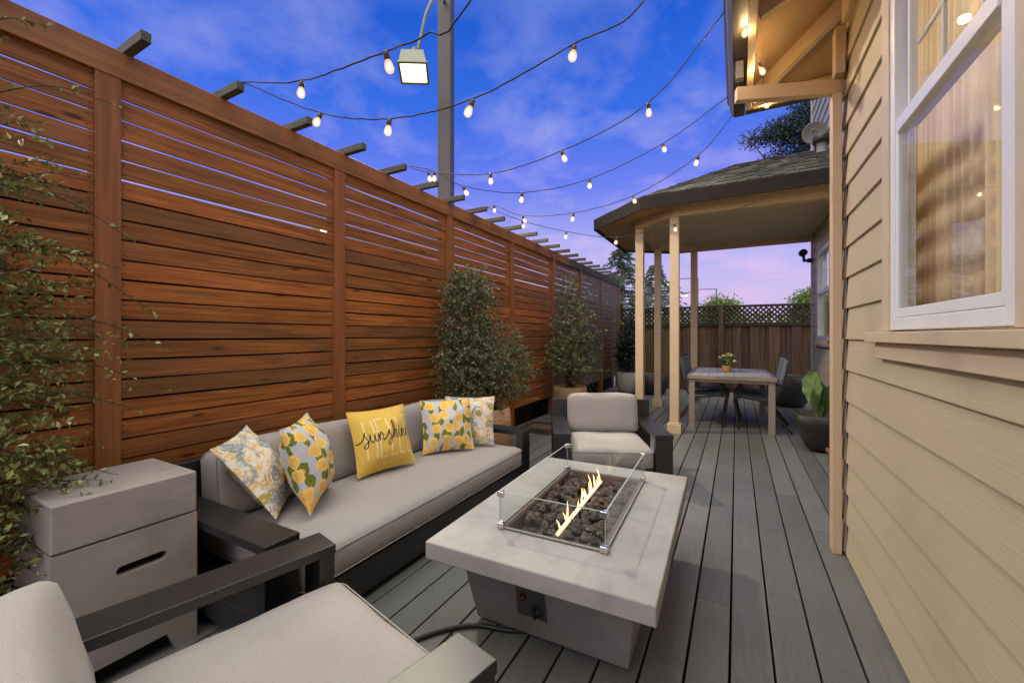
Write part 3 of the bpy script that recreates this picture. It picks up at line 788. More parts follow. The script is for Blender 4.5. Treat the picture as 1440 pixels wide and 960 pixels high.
# room behind the glass
def drape(bm, x, y0, y1, z0, z1, waves, amp, n=90):
    top = []; bot = []
    for i in range(n + 1):
        t = i / n; yy = y0 + (y1 - y0) * t; ph = t * waves * 2 * math.pi
        xx = x + amp * math.sin(ph) + amp * 0.4 * math.sin(ph * 2.3 + 1)
        top.append(bm.verts.new((xx, yy, z1))); bot.append(bm.verts.new((xx + 0.01 * math.sin(t * 9), yy, z0)))
    for i in range(n):
        f = bm.faces.new((bot[i], bot[i + 1], top[i + 1], top[i])); f.smooth = True
bm = BM(); drape(bm, WX + 0.165, 2.36, 3.0, 0.6, 2.9, 13, 0.018, 140); wpart('curtain', bm, M['curtain'])
bm = BM(); drape(bm, WX + 0.165, 1.05, 1.40, 0.6, 2.9, 6, 0.018); wpart('curtain', bm, M['curtain'])
bm = BM(); drape(bm, WX + 0.130, 1.3, 2.95, 0.6, 2.85, 26, 0.012, 320); wpart('sheer_curtain', bm, M['sheer'])
bm = BM()
for k in range(9):
    z = 1.05 + k * 0.105; y0_, y1_ = 1.85, 2.50; n_ = 8
    for q_ in range(n_):
        ya_, yb_ = y0_ + (y1_ - y0_) * q_ / n_, y0_ + (y1_ - y0_) * (q_ + 1) / n_
        za_, zb_ = [z + 0.018 * math.sin(3.4 * (v_ - y0_) / (y1_ - y0_)) for v_ in (ya_, yb_)]
        hexa(bm, [(WX + 0.30, ya_, za_), (WX + 0.33, ya_, za_ + 0.082), (WX + 0.33, yb_, zb_ + 0.082), (WX + 0.30, yb_, zb_),
                  (WX + 0.304, ya_, za_ - 0.002), (WX + 0.334, ya_, za_ + 0.08), (WX + 0.334, yb_, zb_ + 0.08), (WX + 0.304, yb_, zb_ - 0.002)])
bmesh.ops.recalc_face_normals(bm, faces=bm.faces)
wpart('blind', bm, M['blind'])
bm = BM()
for (a, b, c, d) in ((3.6, 3.65, -1.5, 6.0), (1.22, 3.599, 5.95, 6.0), (0.70, 3.599, -1.5, -1.45), (1.20, 1.219, 3.05, 6.0), (0.70, 1.219, 3.02, 3.049)): box(bm, a, b, c, d, 0.0, 3.25)
box(bm, 0.70, 3.6, -1.45, 3.019, 3.251, 3.3); box(bm, 1.22, 3.6, 3.021, 5.95, 3.251, 3.3)
box(bm, 0.70, 3.6, -1.45, 3.019, 0.0, 0.05); box(bm, 1.22, 3.6, 3.021, 5.95, 0.0, 0.05)
obj('room', bm, M['roomwall'], house, world=True)
bm = BM(); box(bm, 3.54, 3.585, 3.1, 3.9, 1.0, 2.6); box(bm, 3.54, 3.585, 4.1, 4.7, 1.0, 2.6)
obj('inner_window', bm, M['whiteboard'], house, world=True)
bm = BM(); box(bm, 2.235, 2.265, 2.3, 2.95, 2.53, 2.56); box(bm, 2.24, 2.26, 2.615, 2.635, 2.561, 3.25); ch_ = obj('chandelier', bm, M['bronze'], house, world=True)
for k in range(3):
    bm = BM(); lathe(bm, [(0, 0), (0.035, 0.012), (0.05, 0.05), (0.035, 0.09), (0, 0.1)], (2.25, 2.36 + 0.26 * k, 2.425), 16)
    obj('lamp_shade', bm, M['roomlamp'], ch_, world=True)
ld = bpy.data.lights.new('room_light', 'POINT'); lo = bpy.data.objects.new('room_light', ld); C.objects.link(lo)
lo.location = (1.75, 2.0, 2.35); ld.energy = 72; ld.color = (1.0, 0.88, 0.72); ld.shadow_soft_size = 0.12

# eave over the near wall: open rafters, hip corner, gutter
EX, EY, EZ, SL = 0.055, 3.42, 2.935, 0.44
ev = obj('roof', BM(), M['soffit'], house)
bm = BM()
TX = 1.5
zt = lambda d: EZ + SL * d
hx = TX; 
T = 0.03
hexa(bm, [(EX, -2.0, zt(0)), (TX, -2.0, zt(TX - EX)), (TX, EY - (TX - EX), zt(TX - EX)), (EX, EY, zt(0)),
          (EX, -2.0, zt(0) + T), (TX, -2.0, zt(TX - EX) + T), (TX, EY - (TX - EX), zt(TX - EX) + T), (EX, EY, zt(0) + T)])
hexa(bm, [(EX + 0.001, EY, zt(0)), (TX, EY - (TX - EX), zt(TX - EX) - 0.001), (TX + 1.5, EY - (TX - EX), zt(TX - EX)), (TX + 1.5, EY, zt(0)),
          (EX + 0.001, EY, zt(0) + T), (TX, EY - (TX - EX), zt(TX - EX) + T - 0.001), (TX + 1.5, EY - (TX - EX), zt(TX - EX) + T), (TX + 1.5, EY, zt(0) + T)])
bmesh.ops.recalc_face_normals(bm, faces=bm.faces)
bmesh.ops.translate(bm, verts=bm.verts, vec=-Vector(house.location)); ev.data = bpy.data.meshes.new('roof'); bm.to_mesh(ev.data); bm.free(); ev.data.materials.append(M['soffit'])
def rpart(name, bm, mat, bevel=0.0): return obj(name, bm, mat, ev, world=True, bevel=bevel)
for y in (-1.4, -0.75, -0.1, 0.55, 1.2, 1.85, 2.5):
    bm = BM(); bar(bm, (EX + 0.04, y, zt(0.04) - 0.047), (0.62, y, zt(0.62 - EX) - 0.047), 0.04, 0.09, up=(0, 0, 1)); rpart('rafter', bm, M['trim'], 0.003)
bm = BM(); bar(bm, (EX + 0.04, EY - 0.04, zt(0.04) - 0.05), (0.70, EY - 0.645, zt(0.645) - 0.05), 0.045, 0.10); rpart('hip_rafter', bm, M['trim'], 0.003)
bm = BM(); bar(bm, (0.58, EY - 0.04, zt(0.04) - 0.047), (0.58, EY - 0.42, zt(0.42) - 0.047), 0.04, 0.085); rpart('rafter', bm, M['trim'], 0.003)
bm = BM(); box(bm, EX, EX + 0.038, -2.0, EY, EZ - 0.095, EZ - 0.002); box(bm, EX + 0.040, 3.0, EY - 0.038, EY, EZ - 0.095, EZ - 0.002); rpart('fascia', bm, M['trim'], 0.003)
bm = BM()
prof = [(EX - 0.003, EZ + 0.03), (EX - 0.003, EZ - 0.075), (EX - 0.075, EZ - 0.075), (EX - 0.098, EZ - 0.03), (EX - 0.105, EZ + 0.02), (EX - 0.118, EZ + 0.035), (EX - 0.118, EZ + 0.045), (EX - 0.095, EZ + 0.045)]
poly_extrude(bm, [(x, -2.0, z) for x, z in prof], (0, 2.0 + EY + 0.11, 0)); bmesh.ops.recalc_face_normals(bm, faces=bm.faces)
box(bm, EX + 0.001, 3.0, EY + 0.003, EY + 0.105, EZ - 0.075, EZ + 0.04)
rpart('gutter', bm, M['gutter'])
bm = BM(); box(bm, EX - 0.060, EX - 0.020, 2.80, 2.85, 2.75, EZ - 0.078); rpart('downspout', bm, M['dish'], 0.004)

# rear wall of the house, set back
RX = 1.07
bm = BM(); laps(bm, RX, 3.0, 8.10, -0.05, 2.90, [(6.50, 7.68, 1.10, 2.52)]); obj('rear_wall', bm, M['siding_grey'], house, world=True)
bm = BM(); laps(bm, RX, 3.0, 8.10, 2.905, 6.0); obj('upper_wall', bm, M['siding_up'], house, world=True)
bm = BM(); box(bm, RX + 0.021, RX + 0.12, 3.0, 8.18, -0.3, 1.10); box(bm, RX + 0.021, RX + 0.12, 3.0, 6.5, 1.10, 6.0); box(bm, RX + 0.021, RX + 0.12, 7.68, 8.18, 1.10, 6.0)
box(bm, RX + 0.021, RX + 0.12, 6.5, 7.68, 2.52, 6.0)
obj('wall_core', bm, M['roomwall'], house, world=True)
bm = BM(); box(bm, RX - 0.018, RX + 0.02, 8.103, 8.19, -0.05, 6.0); obj('corner_board', bm, M['wintrim'], house, world=True, bevel=0.004)
rw = obj('window', BM(), M['vinyl'], house)
bm = BM()
a, b, z0, z1 = 6.62, 7.58, 1.16, 2.46
box(bm, RX - 0.02, RX + 0.06, a, a + 0.06, z0, z1); box(bm, RX - 0.02, RX + 0.06, b - 0.06, b, z0, z1)
box(bm, RX - 0.02, RX + 0.06, a + 0.061, b - 0.061, z0, z0 + 0.06); box(bm, RX - 0.02, RX + 0.06, a + 0.061, b - 0.061, z1 - 0.06, z1)
box(bm, RX - 0.012, RX + 0.05, a + 0.061, b - 0.061, 1.82, 1.87)
bmesh.ops.translate(bm, verts=bm.verts, vec=-Vector(house.location)); rw.data = bpy.data.meshes.new('window'); bm.to_mesh(rw.data); bm.free(); rw.data.materials.append(M['vinyl'])
bm = BM(); box(bm, RX + 0.01, RX + 0.014, a + 0.06, b - 0.06, z0 + 0.06, z1 - 0.06); obj('pane', bm, M['pane'], rw, world=True)
bm = BM(); box(bm, RX - 0.024, RX + 0.02, a - 0.11, a - 0.002, 1.12, 2.57); box(bm, RX - 0.024, RX + 0.02, b + 0.002, b + 0.09, 1.12, 2.57); box(bm, RX - 0.024, RX + 0.02, a, b, 2.463, 2.57)
obj('casing', bm, M['wintrim'], rw, world=True, bevel=0.003)
bm = BM(); box(bm, RX - 0.05, RX + 0.02, a - 0.14, b + 0.12, 1.075, 1.115); obj('sill', bm, M['wintrim'], rw, world=True, bevel=0.003)
bm = BM(); drape(bm, RX + 0.2, 6.4, 7.2, 0.6, 2.6, 10, 0.02); obj('curtain', bm, M['curtain'], rw, world=True)

# ------------------------------------------------------------------ porch canopy
porch = thing('porch_canopy', 'shingled hip roof canopy on four peach columns beside the house', 'porch', (0.0, 6.8, 0))
COL = [(-0.690, 5.585), (-1.195, 5.965), (-1.205, 7.53), (-0.665, 8.00)]
for (x, y) in COL:
    bm = BM(); s = 0.0535; box(bm, x - s, x + s, y - s, y + s, 0.128, 2.712)
    c = obj('column', bm, M['trim'], porch, world=True, bevel=0.004)
    bm = BM(); s = 0.083; box(bm, x - s, x + s, y - s, y + s, 0.0, 0.112); box(bm, x - 0.066, x + 0.066, y - 0.066, y + 0.066, 0.1125, 0.128)
    obj('base', bm, M['trim'], c, world=True, bevel=0.004)
bm = BM()
bp = [(RX - 0.02, 5.585), (-0.690, 5.585), (-1.195, 5.965), (-1.205, 7.53), (-0.665, 8.00), (RX - 0.02, 8.00)]
def offset(poly, d):
    out = []
    for i, p in enumerate(poly):
        p = Vector(p)
        if i == 0: e = (Vector(poly[1]) - p).normalized(); nrm = Vector((-e.y, e.x)); out.append(p - nrm * d * -1 if False else p + Vector((e.y, -e.x)) * -d); continue
        if i == len(poly) - 1: e = (p - Vector(poly[i - 1])).normalized(); out.append(p + Vector((e.y, -e.x)) * -d); continue
        e1 = (p - Vector(poly[i - 1])).normalized(); e2 = (Vector(poly[i + 1]) - p).normalized()
        n1 = Vector((-e1.y, e1.x)); n2 = Vector((-e2.y, e2.x)); b = (n1 + n2).normalized(); out.append(p + b * (d / max(0.3, b.dot(n1))))
    return out
out_, in_ = offset(bp, -0.06), offset(bp, 0.06)
for i in range(len(bp) - 1):
    o1, o2, n1, n2 = out_[i], out_[i + 1], in_[i], in_[i + 1]
    hexa(bm, [(o1.x, o1.y, 2.714), (o2.x, o2.y, 2.714), (n2.x, n2.y, 2.714), (n1.x, n1.y, 2.714), (o1.x, o1.y, 2.855), (o2.x, o2.y, 2.855), (n2.x, n2.y, 2.855), (n1.x, n1.y, 2.855)])
bmesh.ops.recalc_face_normals(bm, faces=bm.faces)
obj('beam', bm, M['trim'], porch, world=True)
EAVE = [(RX - 0.022, 5.30), (-1.03, 5.30), (-1.80, 5.97), (-1.80, 7.75), (-1.03, 8.34), (RX - 0.022, 8.34)]
EZP = 2.93
bm = BM(); poly_extrude(bm, [(x, y, 2.792) for x, y in [(p.x, p.y) for p in offset(bp, 0.062)]], (0, 0, 0.03)); bmesh.ops.recalc_face_normals(bm, faces=bm.faces)
obj('ceiling', bm, M['ceiling'], porch, world=True)
# soffit ring between beam and eave
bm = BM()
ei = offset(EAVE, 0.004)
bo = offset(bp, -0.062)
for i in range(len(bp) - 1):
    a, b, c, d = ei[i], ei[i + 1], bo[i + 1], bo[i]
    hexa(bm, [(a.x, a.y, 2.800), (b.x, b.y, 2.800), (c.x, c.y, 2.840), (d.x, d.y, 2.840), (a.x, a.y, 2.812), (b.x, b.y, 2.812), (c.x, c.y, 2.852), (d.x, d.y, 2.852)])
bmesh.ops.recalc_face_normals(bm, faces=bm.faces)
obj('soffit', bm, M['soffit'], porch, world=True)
# roof: shingle courses on each facet
AP = Vector((0.05, 6.80, 3.70)); RW = Vector((RX - 0.022, 6.80, 3.70))
proof = obj('roof', BM(), M['shingle'], porch)
bm = BM(); rnd = random.Random(8)
ee = [Vector((p.x, p.y, EZP + 0.03)) for p in offset(EAVE, -0.03)]
facets = [(ee[0], ee[1], AP, RW), (ee[1], ee[2], AP, AP), (ee[2], ee[3], AP, AP), (ee[3], ee[4], AP, AP), (ee[4], ee[5], RW, AP)]
for (a, b, tb, ta) in facets:
    if (a, b) == (ee[4], ee[5]): tb, ta = RW, AP
    nrm = (b - a).cross((tb + ta) / 2 - a).normalized()
    if nrm.z < 0: nrm = -nrm
    vs = [bm.verts.new(q - nrm * 0.012) for q in ((a, b, tb, ta) if (tb - ta).length > 1e-6 else (a, b, tb))]
    bm.faces.new(vs)
    slope = (((tb + ta) / 2) - (a + b) / 2).length; ncourse = max(3, int(slope / 0.125))
    for k in range(ncourse):
        t0, t1 = k / ncourse, min(1.0, (k + 1.15) / ncourse)
        p0, p1 = a.lerp(ta, t0), b.lerp(tb, t0); q0, q1 = a.lerp(ta, t1), b.lerp(tb, t1)
        Ln = (p1 - p0).length; s = 0.0
        while s < Ln - 0.01:
            wd = rnd.uniform(0.09, 0.19); e = min(Ln, s + wd)
            u0, u1 = s / Ln, (e - 0.006) / Ln
            th = rnd.uniform(0.010, 0.020); dz = -nrm.cross(p1 - p0).normalized() * 0
            lo = [p0.lerp(p1, u0), p0.lerp(p1, u1)]; hi = [q0.lerp(q1, u0), q0.lerp(q1, u1)]
            drop = (lo[0] - hi[0]).normalized() * rnd.uniform(-0.008, 0.010)
            pts = [lo[0] + drop - nrm * 0.004, lo[1] + drop - nrm * 0.004, hi[1] - nrm * 0.006, hi[0] - nrm * 0.006,
                   lo[0] + drop + nrm * th, lo[1] + drop + nrm * th, hi[1] + nrm * 0.002, hi[0] + nrm * 0.002]
            hexa(bm, pts); s = e
bmesh.ops.recalc_face_normals(bm, faces=bm.faces)
bmesh.ops.translate(bm, verts=bm.verts, vec=-Vector(porch.location)); proof.data = bpy.data.meshes.new('roof'); bm.to_mesh(proof.data); bm.free(); proof.data.materials.append(M['shingle'])
bm = BM()
g0, g1, g2 = offset(EAVE, -0.040), offset(EAVE, -0.070), offset(EAVE, -0.096)
gp = [(0, EZP - 0.055), (1, EZP - 0.055), (1, EZP - 0.040), (0, EZP - 0.036), (2, EZP - 0.014), (2, EZP - 0.002), (1, EZP + 0.002), (3, EZP + 0.010), (3, EZP + 0.022), (0, EZP + 0.022)]
ge = [g0, g1, g2, offset(EAVE, -0.108)]
for i in range(len(EAVE) - 1):
    ra = [bm.verts.new((ge[q][i].x, ge[q][i].y, z)) for q, z in gp]; rb = [bm.verts.new((ge[q][i + 1].x, ge[q][i + 1].y, z)) for q, z in gp]
    n = len(gp)
    for k in range(n): bm.faces.new((ra[k], ra[(k + 1) % n], rb[(k + 1) % n], rb[k]))
    if i == 0: bm.faces.new(ra)
    if i == len(EAVE) - 2: bm.faces.new(rb[::-1])
bmesh.ops.remove_doubles(bm, verts=bm.verts, dist=1e-5); bmesh.ops.recalc_face_normals(bm, faces=bm.faces)
obj('gutter', bm, M['gutter'], proof, world=True)
bm = BM(); f0, f1 = offset(EAVE, 0.035), offset(EAVE, 0.057)
for i in range(len(EAVE) - 1):
    a, b, c, d = f0[i], f0[i + 1], f1[i + 1], f1[i]
    hexa(bm, [(a.x, a.y, 2.775), (b.x, b.y, 2.775), (c.x, c.y, 2.775), (d.x, d.y, 2.775), (a.x, a.y, EZP), (b.x, b.y, EZP), (c.x, c.y, EZP), (d.x, d.y, EZP)])
bmesh.ops.recalc_face_normals(bm, faces=bm.faces)
obj('fascia', bm, M['fascia_dark'], porch, world=True)

# satellite dish, vent pipe, security camera
t = thing('satellite_dish', 'small round grey satellite dish beside the upper house wall', 'satellite dish', (0.92, 6.85, 3.75))
bm = BM(); lathe(bm, [(0, 0.0), (0.06, 0.006), (0.11, 0.02), (0.135, 0.036), (0.14, 0.034), (0.11, 0.012), (0.06, -0.004), (0, -0.01)], (0, 0, 0.21), 28, axis=(-0.13, -0.9, -0.3)); obj('reflector', bm, M['dish'], t)
bm = BM(); tube(bm, [(0, 0.02, 0.2), (0.02, 0.05, 0.1), (0.02, 0.05, -0.02)], 0.015, 8); obj('mast', bm, M['gutter'], t)
bm = BM(); tube(bm, [(-0.01, -0.03, 0.21), (-0.03, -0.10, 0.215)], 0.012, 8); obj('receiver', bm, M['dish'], t)
t = thing('vent_pipe', 'dark roof vent pipe with cap below the dish', 'roof vent', (0.96, 6.55, 3.56))
bm = BM(); lathe(bm, [(0.12, -0.08), (0.075, 0.0), (0.06, 0.03), (0.06, 0.13), (0.0, 0.13)], (0, 0, 0), 20); obj('flue', bm, M['dish'], t)
bm = BM(); lathe(bm, [(0.0, 0.131), (0.10, 0.132), (0.105, 0.19), (0.09, 0.22), (0, 0.23)], (0, 0, 0), 20); obj('cap', bm, M['bronze'], t)
t = thing('security_camera', 'black security camera on the rear house corner under canopy', 'camera', (RX - 0.03, 8.06, 2.42))
bm = BM(); tube(bm, [(0.012, 0, 0), (-0.05, 0, 0)], 0.035, 12); tube(bm, [(-0.05, 0, 0), (-0.10, 0, 0)], 0.02, 10); tube(bm, [(-0.09, 0, -0.01), (-0.10, 0, 0.10)], 0.02, 10); obj('mount', bm, M['blackplastic'], t)
bm = BM(); tube(bm, [(-0.10, -0.04, 0.13), (-0.11, 0.05, 0.13)], [0.055, 0.055], 14); obj('head', bm, M['blackplastic'], t)

# ------------------------------------------------------------------ outdoor sofa set
def arm_mesh(bm, x0, x1, depth):
    box(bm, x0, x1, -depth, 0, 0.420, 0.455)
    box(bm, x0 + 0.004, x1 - 0.004, -0.058, -0.003, 0.0, 0.4195)
    box(bm, x0 + 0.004, x1 - 0.004, -depth + 0.004, -depth + 0.06, 0.0, 0.4195)
    box(bm, x0 + 0.012, x1 - 0.012, -depth + 0.061, -0.059, 0.06, 0.165)
def seating(name, label, cat, loc, rot, W, D, n_back, group=None, tilt=9, drop=0.025, zc=0.515):
    t = thing(name, label, cat, loc, rot, group)
    bm = BM(); box(bm, 0.142, W - 0.142, -D + 0.02, -0.006, 0.035, 0.178); obj('base', bm, M['black'], t, bevel=0.003)
    for (a, b) in ((0, 0.14), (W - 0.14, W)):
        bm = BM(); arm_mesh(bm, a, b, D); obj('arm', bm, M['black'], t, bevel=0.003)
    bm = BM(); box(bm, 0.0, W, -D - 0.045, -D - 0.002, 0.10, 0.615); obj('back_frame', bm, M['black'], t, bevel=0.003)
    x0, x1 = 0.148, W - 0.148
    sdp = D - 0.0
    bm = BM(); cushion(bm, x0, x1, -sdp + 0.02, 0.012, 0.180, 0.340, 0.045, 0.014, seed=hash(name) % 7)
    seat = obj('seat_cushion', bm, M['fabric'], t)
    bm = BM(); seam_loop(bm, x0, x1, -sdp + 0.02, 0.012, 0.316, 0.045, 0.0026, -0.0015); seam_loop(bm, x0, x1, -sdp + 0.02, 0.012, 0.207, 0.045, 0.0026, -0.0015)
    obj('piping', bm, M['fabric'], seat)
    wb = (x1 - x0) / n_back
    for k in range(n_back):
        bm = BM(); xa, xb = x0 + k * wb + 0.004, x0 + (k + 1) * wb - 0.004
        cushion(bm, xa, xb, -0.085, 0.085, -0.165, 0.165, 0.034, 0.012, seed=k + 3)
        b2 = BM()
        for yy in (-0.068, 0.068):
            seam_loop(b2, xa, xb, -0.165, 0.165, 0, 0.034, 0.0024, 0.0)
            for v_ in b2.verts:
                if not v_.tag: v_.co = Vector((v_.co.x, yy + v_.co.z, v_.co.y)); v_.tag = True
        xm, xh = (xa + xb) / 2, (xb - xa) / 2
        for bb_ in (bm, b2):
            for v_ in bb_.verts:      # top corners softened and worn down
                u_ = abs(v_.co.x - xm) / xh; tz = max(0.0, v_.co.z / 0.165)
                v_.co.z -= drop * tz * u_ ** 5; v_.co.x -= math.copysign(drop * 0.5 * tz ** 3 * u_ ** 3, v_.co.x - xm)
            bmesh.ops.rotate(bb_, cent=(0, 0, 0), matrix=Matrix.Rotation(R(tilt), 3, 'X'), verts=bb_.verts)
            bmesh.ops.translate(bb_, verts=bb_.verts, vec=(0, -D + 0.115 - (tilt - 9) * 0.004, zc))
        bc_ = obj('back_cushion', bm, M['fabric'], t); obj('piping', b2, M['fabric'], bc_)
    return t
# sofa: local x runs along the world Y axis, front faces +X
def facing(fx, fy): return math.atan2(-fx, fy)
# front-left corner as seen when sitting facing out: local +y is the way it faces
sofa = seating('sofa', 'long black framed outdoor sofa with oatmeal cushions against fence', 'sofa', (-1.505, 3.083, 0), R(-90), 2.196, 0.82, 2)
near = seating('armchair', 'black framed armchair with pale cushions cut off in the foreground', 'armchair', (-1.438, 1.063, 0), R(-12.9), 0.962, 0.84, 1, 'black framed outdoor armchairs', 15, 0.055, 0.515)
far = seating('armchair', 'black framed armchair facing the fire table beyond it', 'armchair', (-0.426, 3.396, 0), R(180 + 24.2), 0.925, 0.74, 1, 'black framed outdoor armchairs', 9, 0.006)

# throw pillows
def pillow_surf(w, h, th):
    def f(u, v, side=1):
        k = 0.07
        x = u * w / 2 * (1 - k * (1 - v * v) * abs(u)); y = v * h / 2 * (1 - k * (1 - u * u) * abs(v))
        z = th / 2 * max(0.0, (1 - u ** 4) * (1 - v ** 4)) ** 0.75 * (0.45 + 0.55 * (1 - u * u) * (1 - v * v))
        nz = noise.noise(Vector((u * 2.2, v * 2.2, side * 3.1 + w))) * 0.010 * (1 - u * u) * (1 - v * v) * 2
        return Vector((x, y, side * (z + nz)))
    return f
def pillow(label, BL, ev_u, ev_v, wdt, hgt, th, mat, group, backmat=None, lift=0.0):
    u = Vector(ev_u).normalized(); v = Vector(ev_v); v = (v - u * v.dot(u)).normalized(); n = u.cross(v)
    o_c = Vector(BL) + u * wdt / 2 + v * hgt / 2
    t = thing('throw_pillow', label, 'pillow', o_c, 0, group)
    m = Matrix((u, v, n)).transposed().to_4x4(); t.matrix_world = Matrix.Translation(o_c) @ m
    f = pillow_surf(wdt, hgt, th); bm = BM(); n_ = 36; g = {}
    for side in (1, -1):
        for i in range(n_ + 1):
            for j in range(n_ + 1):
                a, b = i / n_ * 2 - 1, j / n_ * 2 - 1
                a = math.sin(a * math.pi / 2); b = math.sin(b * math.pi / 2)
                edge = i in (0, n_) or j in (0, n_)
                if edge and side < 0: g[(side, i, j)] = g[(1, i, j)]
                else:
                    p = f(a, b, side)
                    if edge: p.z = 0
                    g[(side, i, j)] = bm.verts.new(p)
        for i in range(n_):
            for j in range(n_):
                q = [g[(side, i, j)], g[(side, i + 1, j)], g[(side, i + 1, j + 1)], g[(side, i, j + 1)]]
                ff = bm.faces.new(q if side > 0 else q[::-1]); ff.smooth = True; ff.material_index = 0 if (side > 0 or backmat is None) else 1
    obj('cover', bm, [mat] + ([backmat] if backmat else []), t)
    bm = BM(); loop = []
    for k in range(4):
        for i in range(18):
            s = i / 18 * 2 - 1
            a, b = ((s, -1), (1, s), (-s, 1), (-1, -s))[k]; p = f(a, b); p.z = 0; loop.append(p)
    loop.append(loop[0]); tube(bm, loop, 0.0035, 6, cap=False); obj('piping', bm, mat, t)
    return t, f

G = 'throw pillows on the sofa'
def frame(BLp, BRp, TLp):
    BLp, BRp, TLp = map(Vector, (BLp, BRp, TLp)); return BLp, BRp - BLp, TLp - BLp
a, u, v = frame((-1.985, 1.725, 0.372), (-1.905, 2.145, 0.372), (-2.10, 1.75, 0.70))
yel, ysurf = pillow('yellow pillow printed HELLO sunshine in the middle of sofa', a, u, v, 0.42, 0.40, 0.185, M['yellow'], G)
pillow('lemon rose pillow standing upright at the far end of sofa', (-1.99, 2.315, 0.368), (0.228, 0.292, 0), (-0.10, 0.06, 0.37), 0.385, 0.385, 0.165, M['lemon'], G)
pillow('cream paisley pillow tucked behind lemon rose pillow by far arm', (-2.03, 2.60, 0.368), (0.337, 0.185, 0), (-0.05, 0.08, 0.36), 0.40, 0.375, 0.12, M['paisley'], G)
pillow('cream and blue paisley pillow tilted against the near sofa arm', (-1.885, 1.165, 0.372), (-0.27, 0.30, 0.02), (-0.10, -0.245, 0.31), 0.41, 0.43, 0.17, M['paisley'], G, M['paisley'])
pillow('lemon rose pillow seen edge on leaning over paisley pillow near arm', (-1.775, 1.262, 0.372), (-0.60, 0.74, 0.02), (-0.14, -0.03, 0.41), 0.42, 0.43, 0.22, M['lemon'], G)

def ribbon(bm, path, wid, surf, off=0.0022):
    pts = []
    for a, b in zip(path, path[1:]):
        n = max(2, int((Vector(b) - Vector(a)).length / 0.02))
        for i in range(n): pts.append(Vector(a).lerp(Vector(b), i / n))
    pts.append(Vector(path[-1])); L_ = []; R_ = []
    for i, p in enumerate(pts):
        t = (pts[min(i + 1, len(pts) - 1)] - pts[max(i - 1, 0)]).normalized(); s = Vector((-t.y, t.x)) * wid / 2
        for lst, q in ((L_, p + s), (R_, p - s)):
            uu = max(-0.985, min(0.985, q.x)); vv = max(-0.985, min(0.985, q.y))
            c = surf(uu, vv); c.z += off; lst.append(bm.verts.new(c))
    for i in range(len(pts) - 1): bm.faces.new((R_[i], R_[i + 1], L_[i + 1], L_[i])).smooth = True
# HELLO in tall narrow block capitals
bm = BM()
def cap(ch, x, wd, y0, y1):
    ym = (y0 + y1) / 2; x1 = x + wd
    S = {'H': [[(x, y0), (x, y1)], [(x1, y0), (x1, y1)], [(x, ym), (x1, ym)]],
         'E': [[(x1, y1), (x, y1), (x, y0), (x1, y0)], [(x, ym), (x1 - wd * 0.2, ym)]],
         'L': [[(x, y1), (x, y0), (x1, y0)]],
         'O': [[(x, y0), (x, y1), (x1, y1), (x1, y0), (x, y0)]]}[ch]
    for s in S: ribbon(bm, [Vector(p) for p in s], 0.06, ysurf)
for ch, x, wd in (('H', -0.72, 0.26), ('E', -0.34, 0.24), ('L', 0.02, 0.22), ('L', 0.34, 0.22), ('O', 0.66, 0.26)): cap(ch, x, wd, -0.60, 0.62)
obj('block_lettering', bm, M['whiteprint'], yel)
# sunshine in a flowing hand
bm = BM()
LET = {
 's': ([(-0.2, 0.1), (0.15, 0.3), (0.42, 0.95), (0.46, 0.75), (0.62, 0.35), (0.5, 0.02), (0.25, 0.0), (0.2, 0.1)], 0.62),
 'S': ([(-0.6, 0.15), (-0.1, 0.2), (0.2, 0.55), (0.40, 1.15), (0.36, 0.75), (0.60, 0.2), (0.45, -0.42), (0.18, -0.38), (0.35, -0.05), (0.70, 0.25)], 0.72),
 'u': ([(0.0, 0.25), (0.12, 0.85), (0.10, 0.25), (0.22, 0.0), (0.42, 0.2), (0.56, 0.85), (0.54, 0.2), (0.66, 0.0), (0.84, 0.25)], 0.84),
 'n': ([(0.0, 0.25), (0.14, 0.85), (0.12, 0.02), (0.22, 0.55), (0.40, 0.88), (0.52, 0.65), (0.52, 0.15), (0.64, 0.0), (0.84, 0.25)], 0.84),
 'z': ([(0.0, 0.25), (0.25, 0.55), (0.45, 0.95), (0.44, 0.6), (0.62, 0.1), (0.48, -0.5), (0.20, -0.55), (0.38, -0.1), (0.80, 0.25)], 0.80),
 'h': ([(0.0, 0.25), (0.30, 1.2), (0.34, 1.85), (0.20, 1.85), (0.14, 1.0), (0.12, 0.02), (0.24, 0.6), (0.42, 0.85), (0.52, 0.6), (0.52, 0.12), (0.64, 0.0), (0.82, 0.25)], 0.82),
 'i': ([(0.0, 0.25), (0.14, 0.85), (0.12, 0.2), (0.24, 0.0), (0.42, 0.25)], 0.42),
 'e': ([(0.0, 0.25), (0.30, 0.50), (0.42, 0.80), (0.24, 0.88), (0.12, 0.45), (0.24, 0.04), (0.55, 0.12)], 0.55)}
x = -0.84; sx_, sy_ = 0.295, 0.30; yb0 = -0.08
for ch in 'Sunzhine':
    pts, adv = LET[ch]
    sp = spline([(px_ * sx_ + x, py_ * sy_ + yb0, 0) for px_, py_ in pts], 6)
    ribbon(bm, [Vector((q.x, q.y)) for q in sp], 0.026, ysurf, 0.0034)
    if ch == 'i': ribbon(bm, [Vector((x + 0.05, yb0 + 0.32)), Vector((x + 0.07, yb0 + 0.35))], 0.03, ysurf, 0.0034)
    x += adv * sx_
obj('script_lettering', bm, M['blackprint'], yel)

# ------------------------------------------------------------------ concrete tank box
t = thing('tank_box', 'tall concrete side table box with handle slot left of sofa', 'side table', (-2.12, 0.66, 0), R(0))
x0, x1, y0, y1 = -0.19, 0.19, -0.205, 0.205
bm = BM(); box(bm, x0, x1, y0, y1, 0.515, 0.675)
obj('lid', bm, M['concrete_box'], t, bevel=0.007, seg=3)
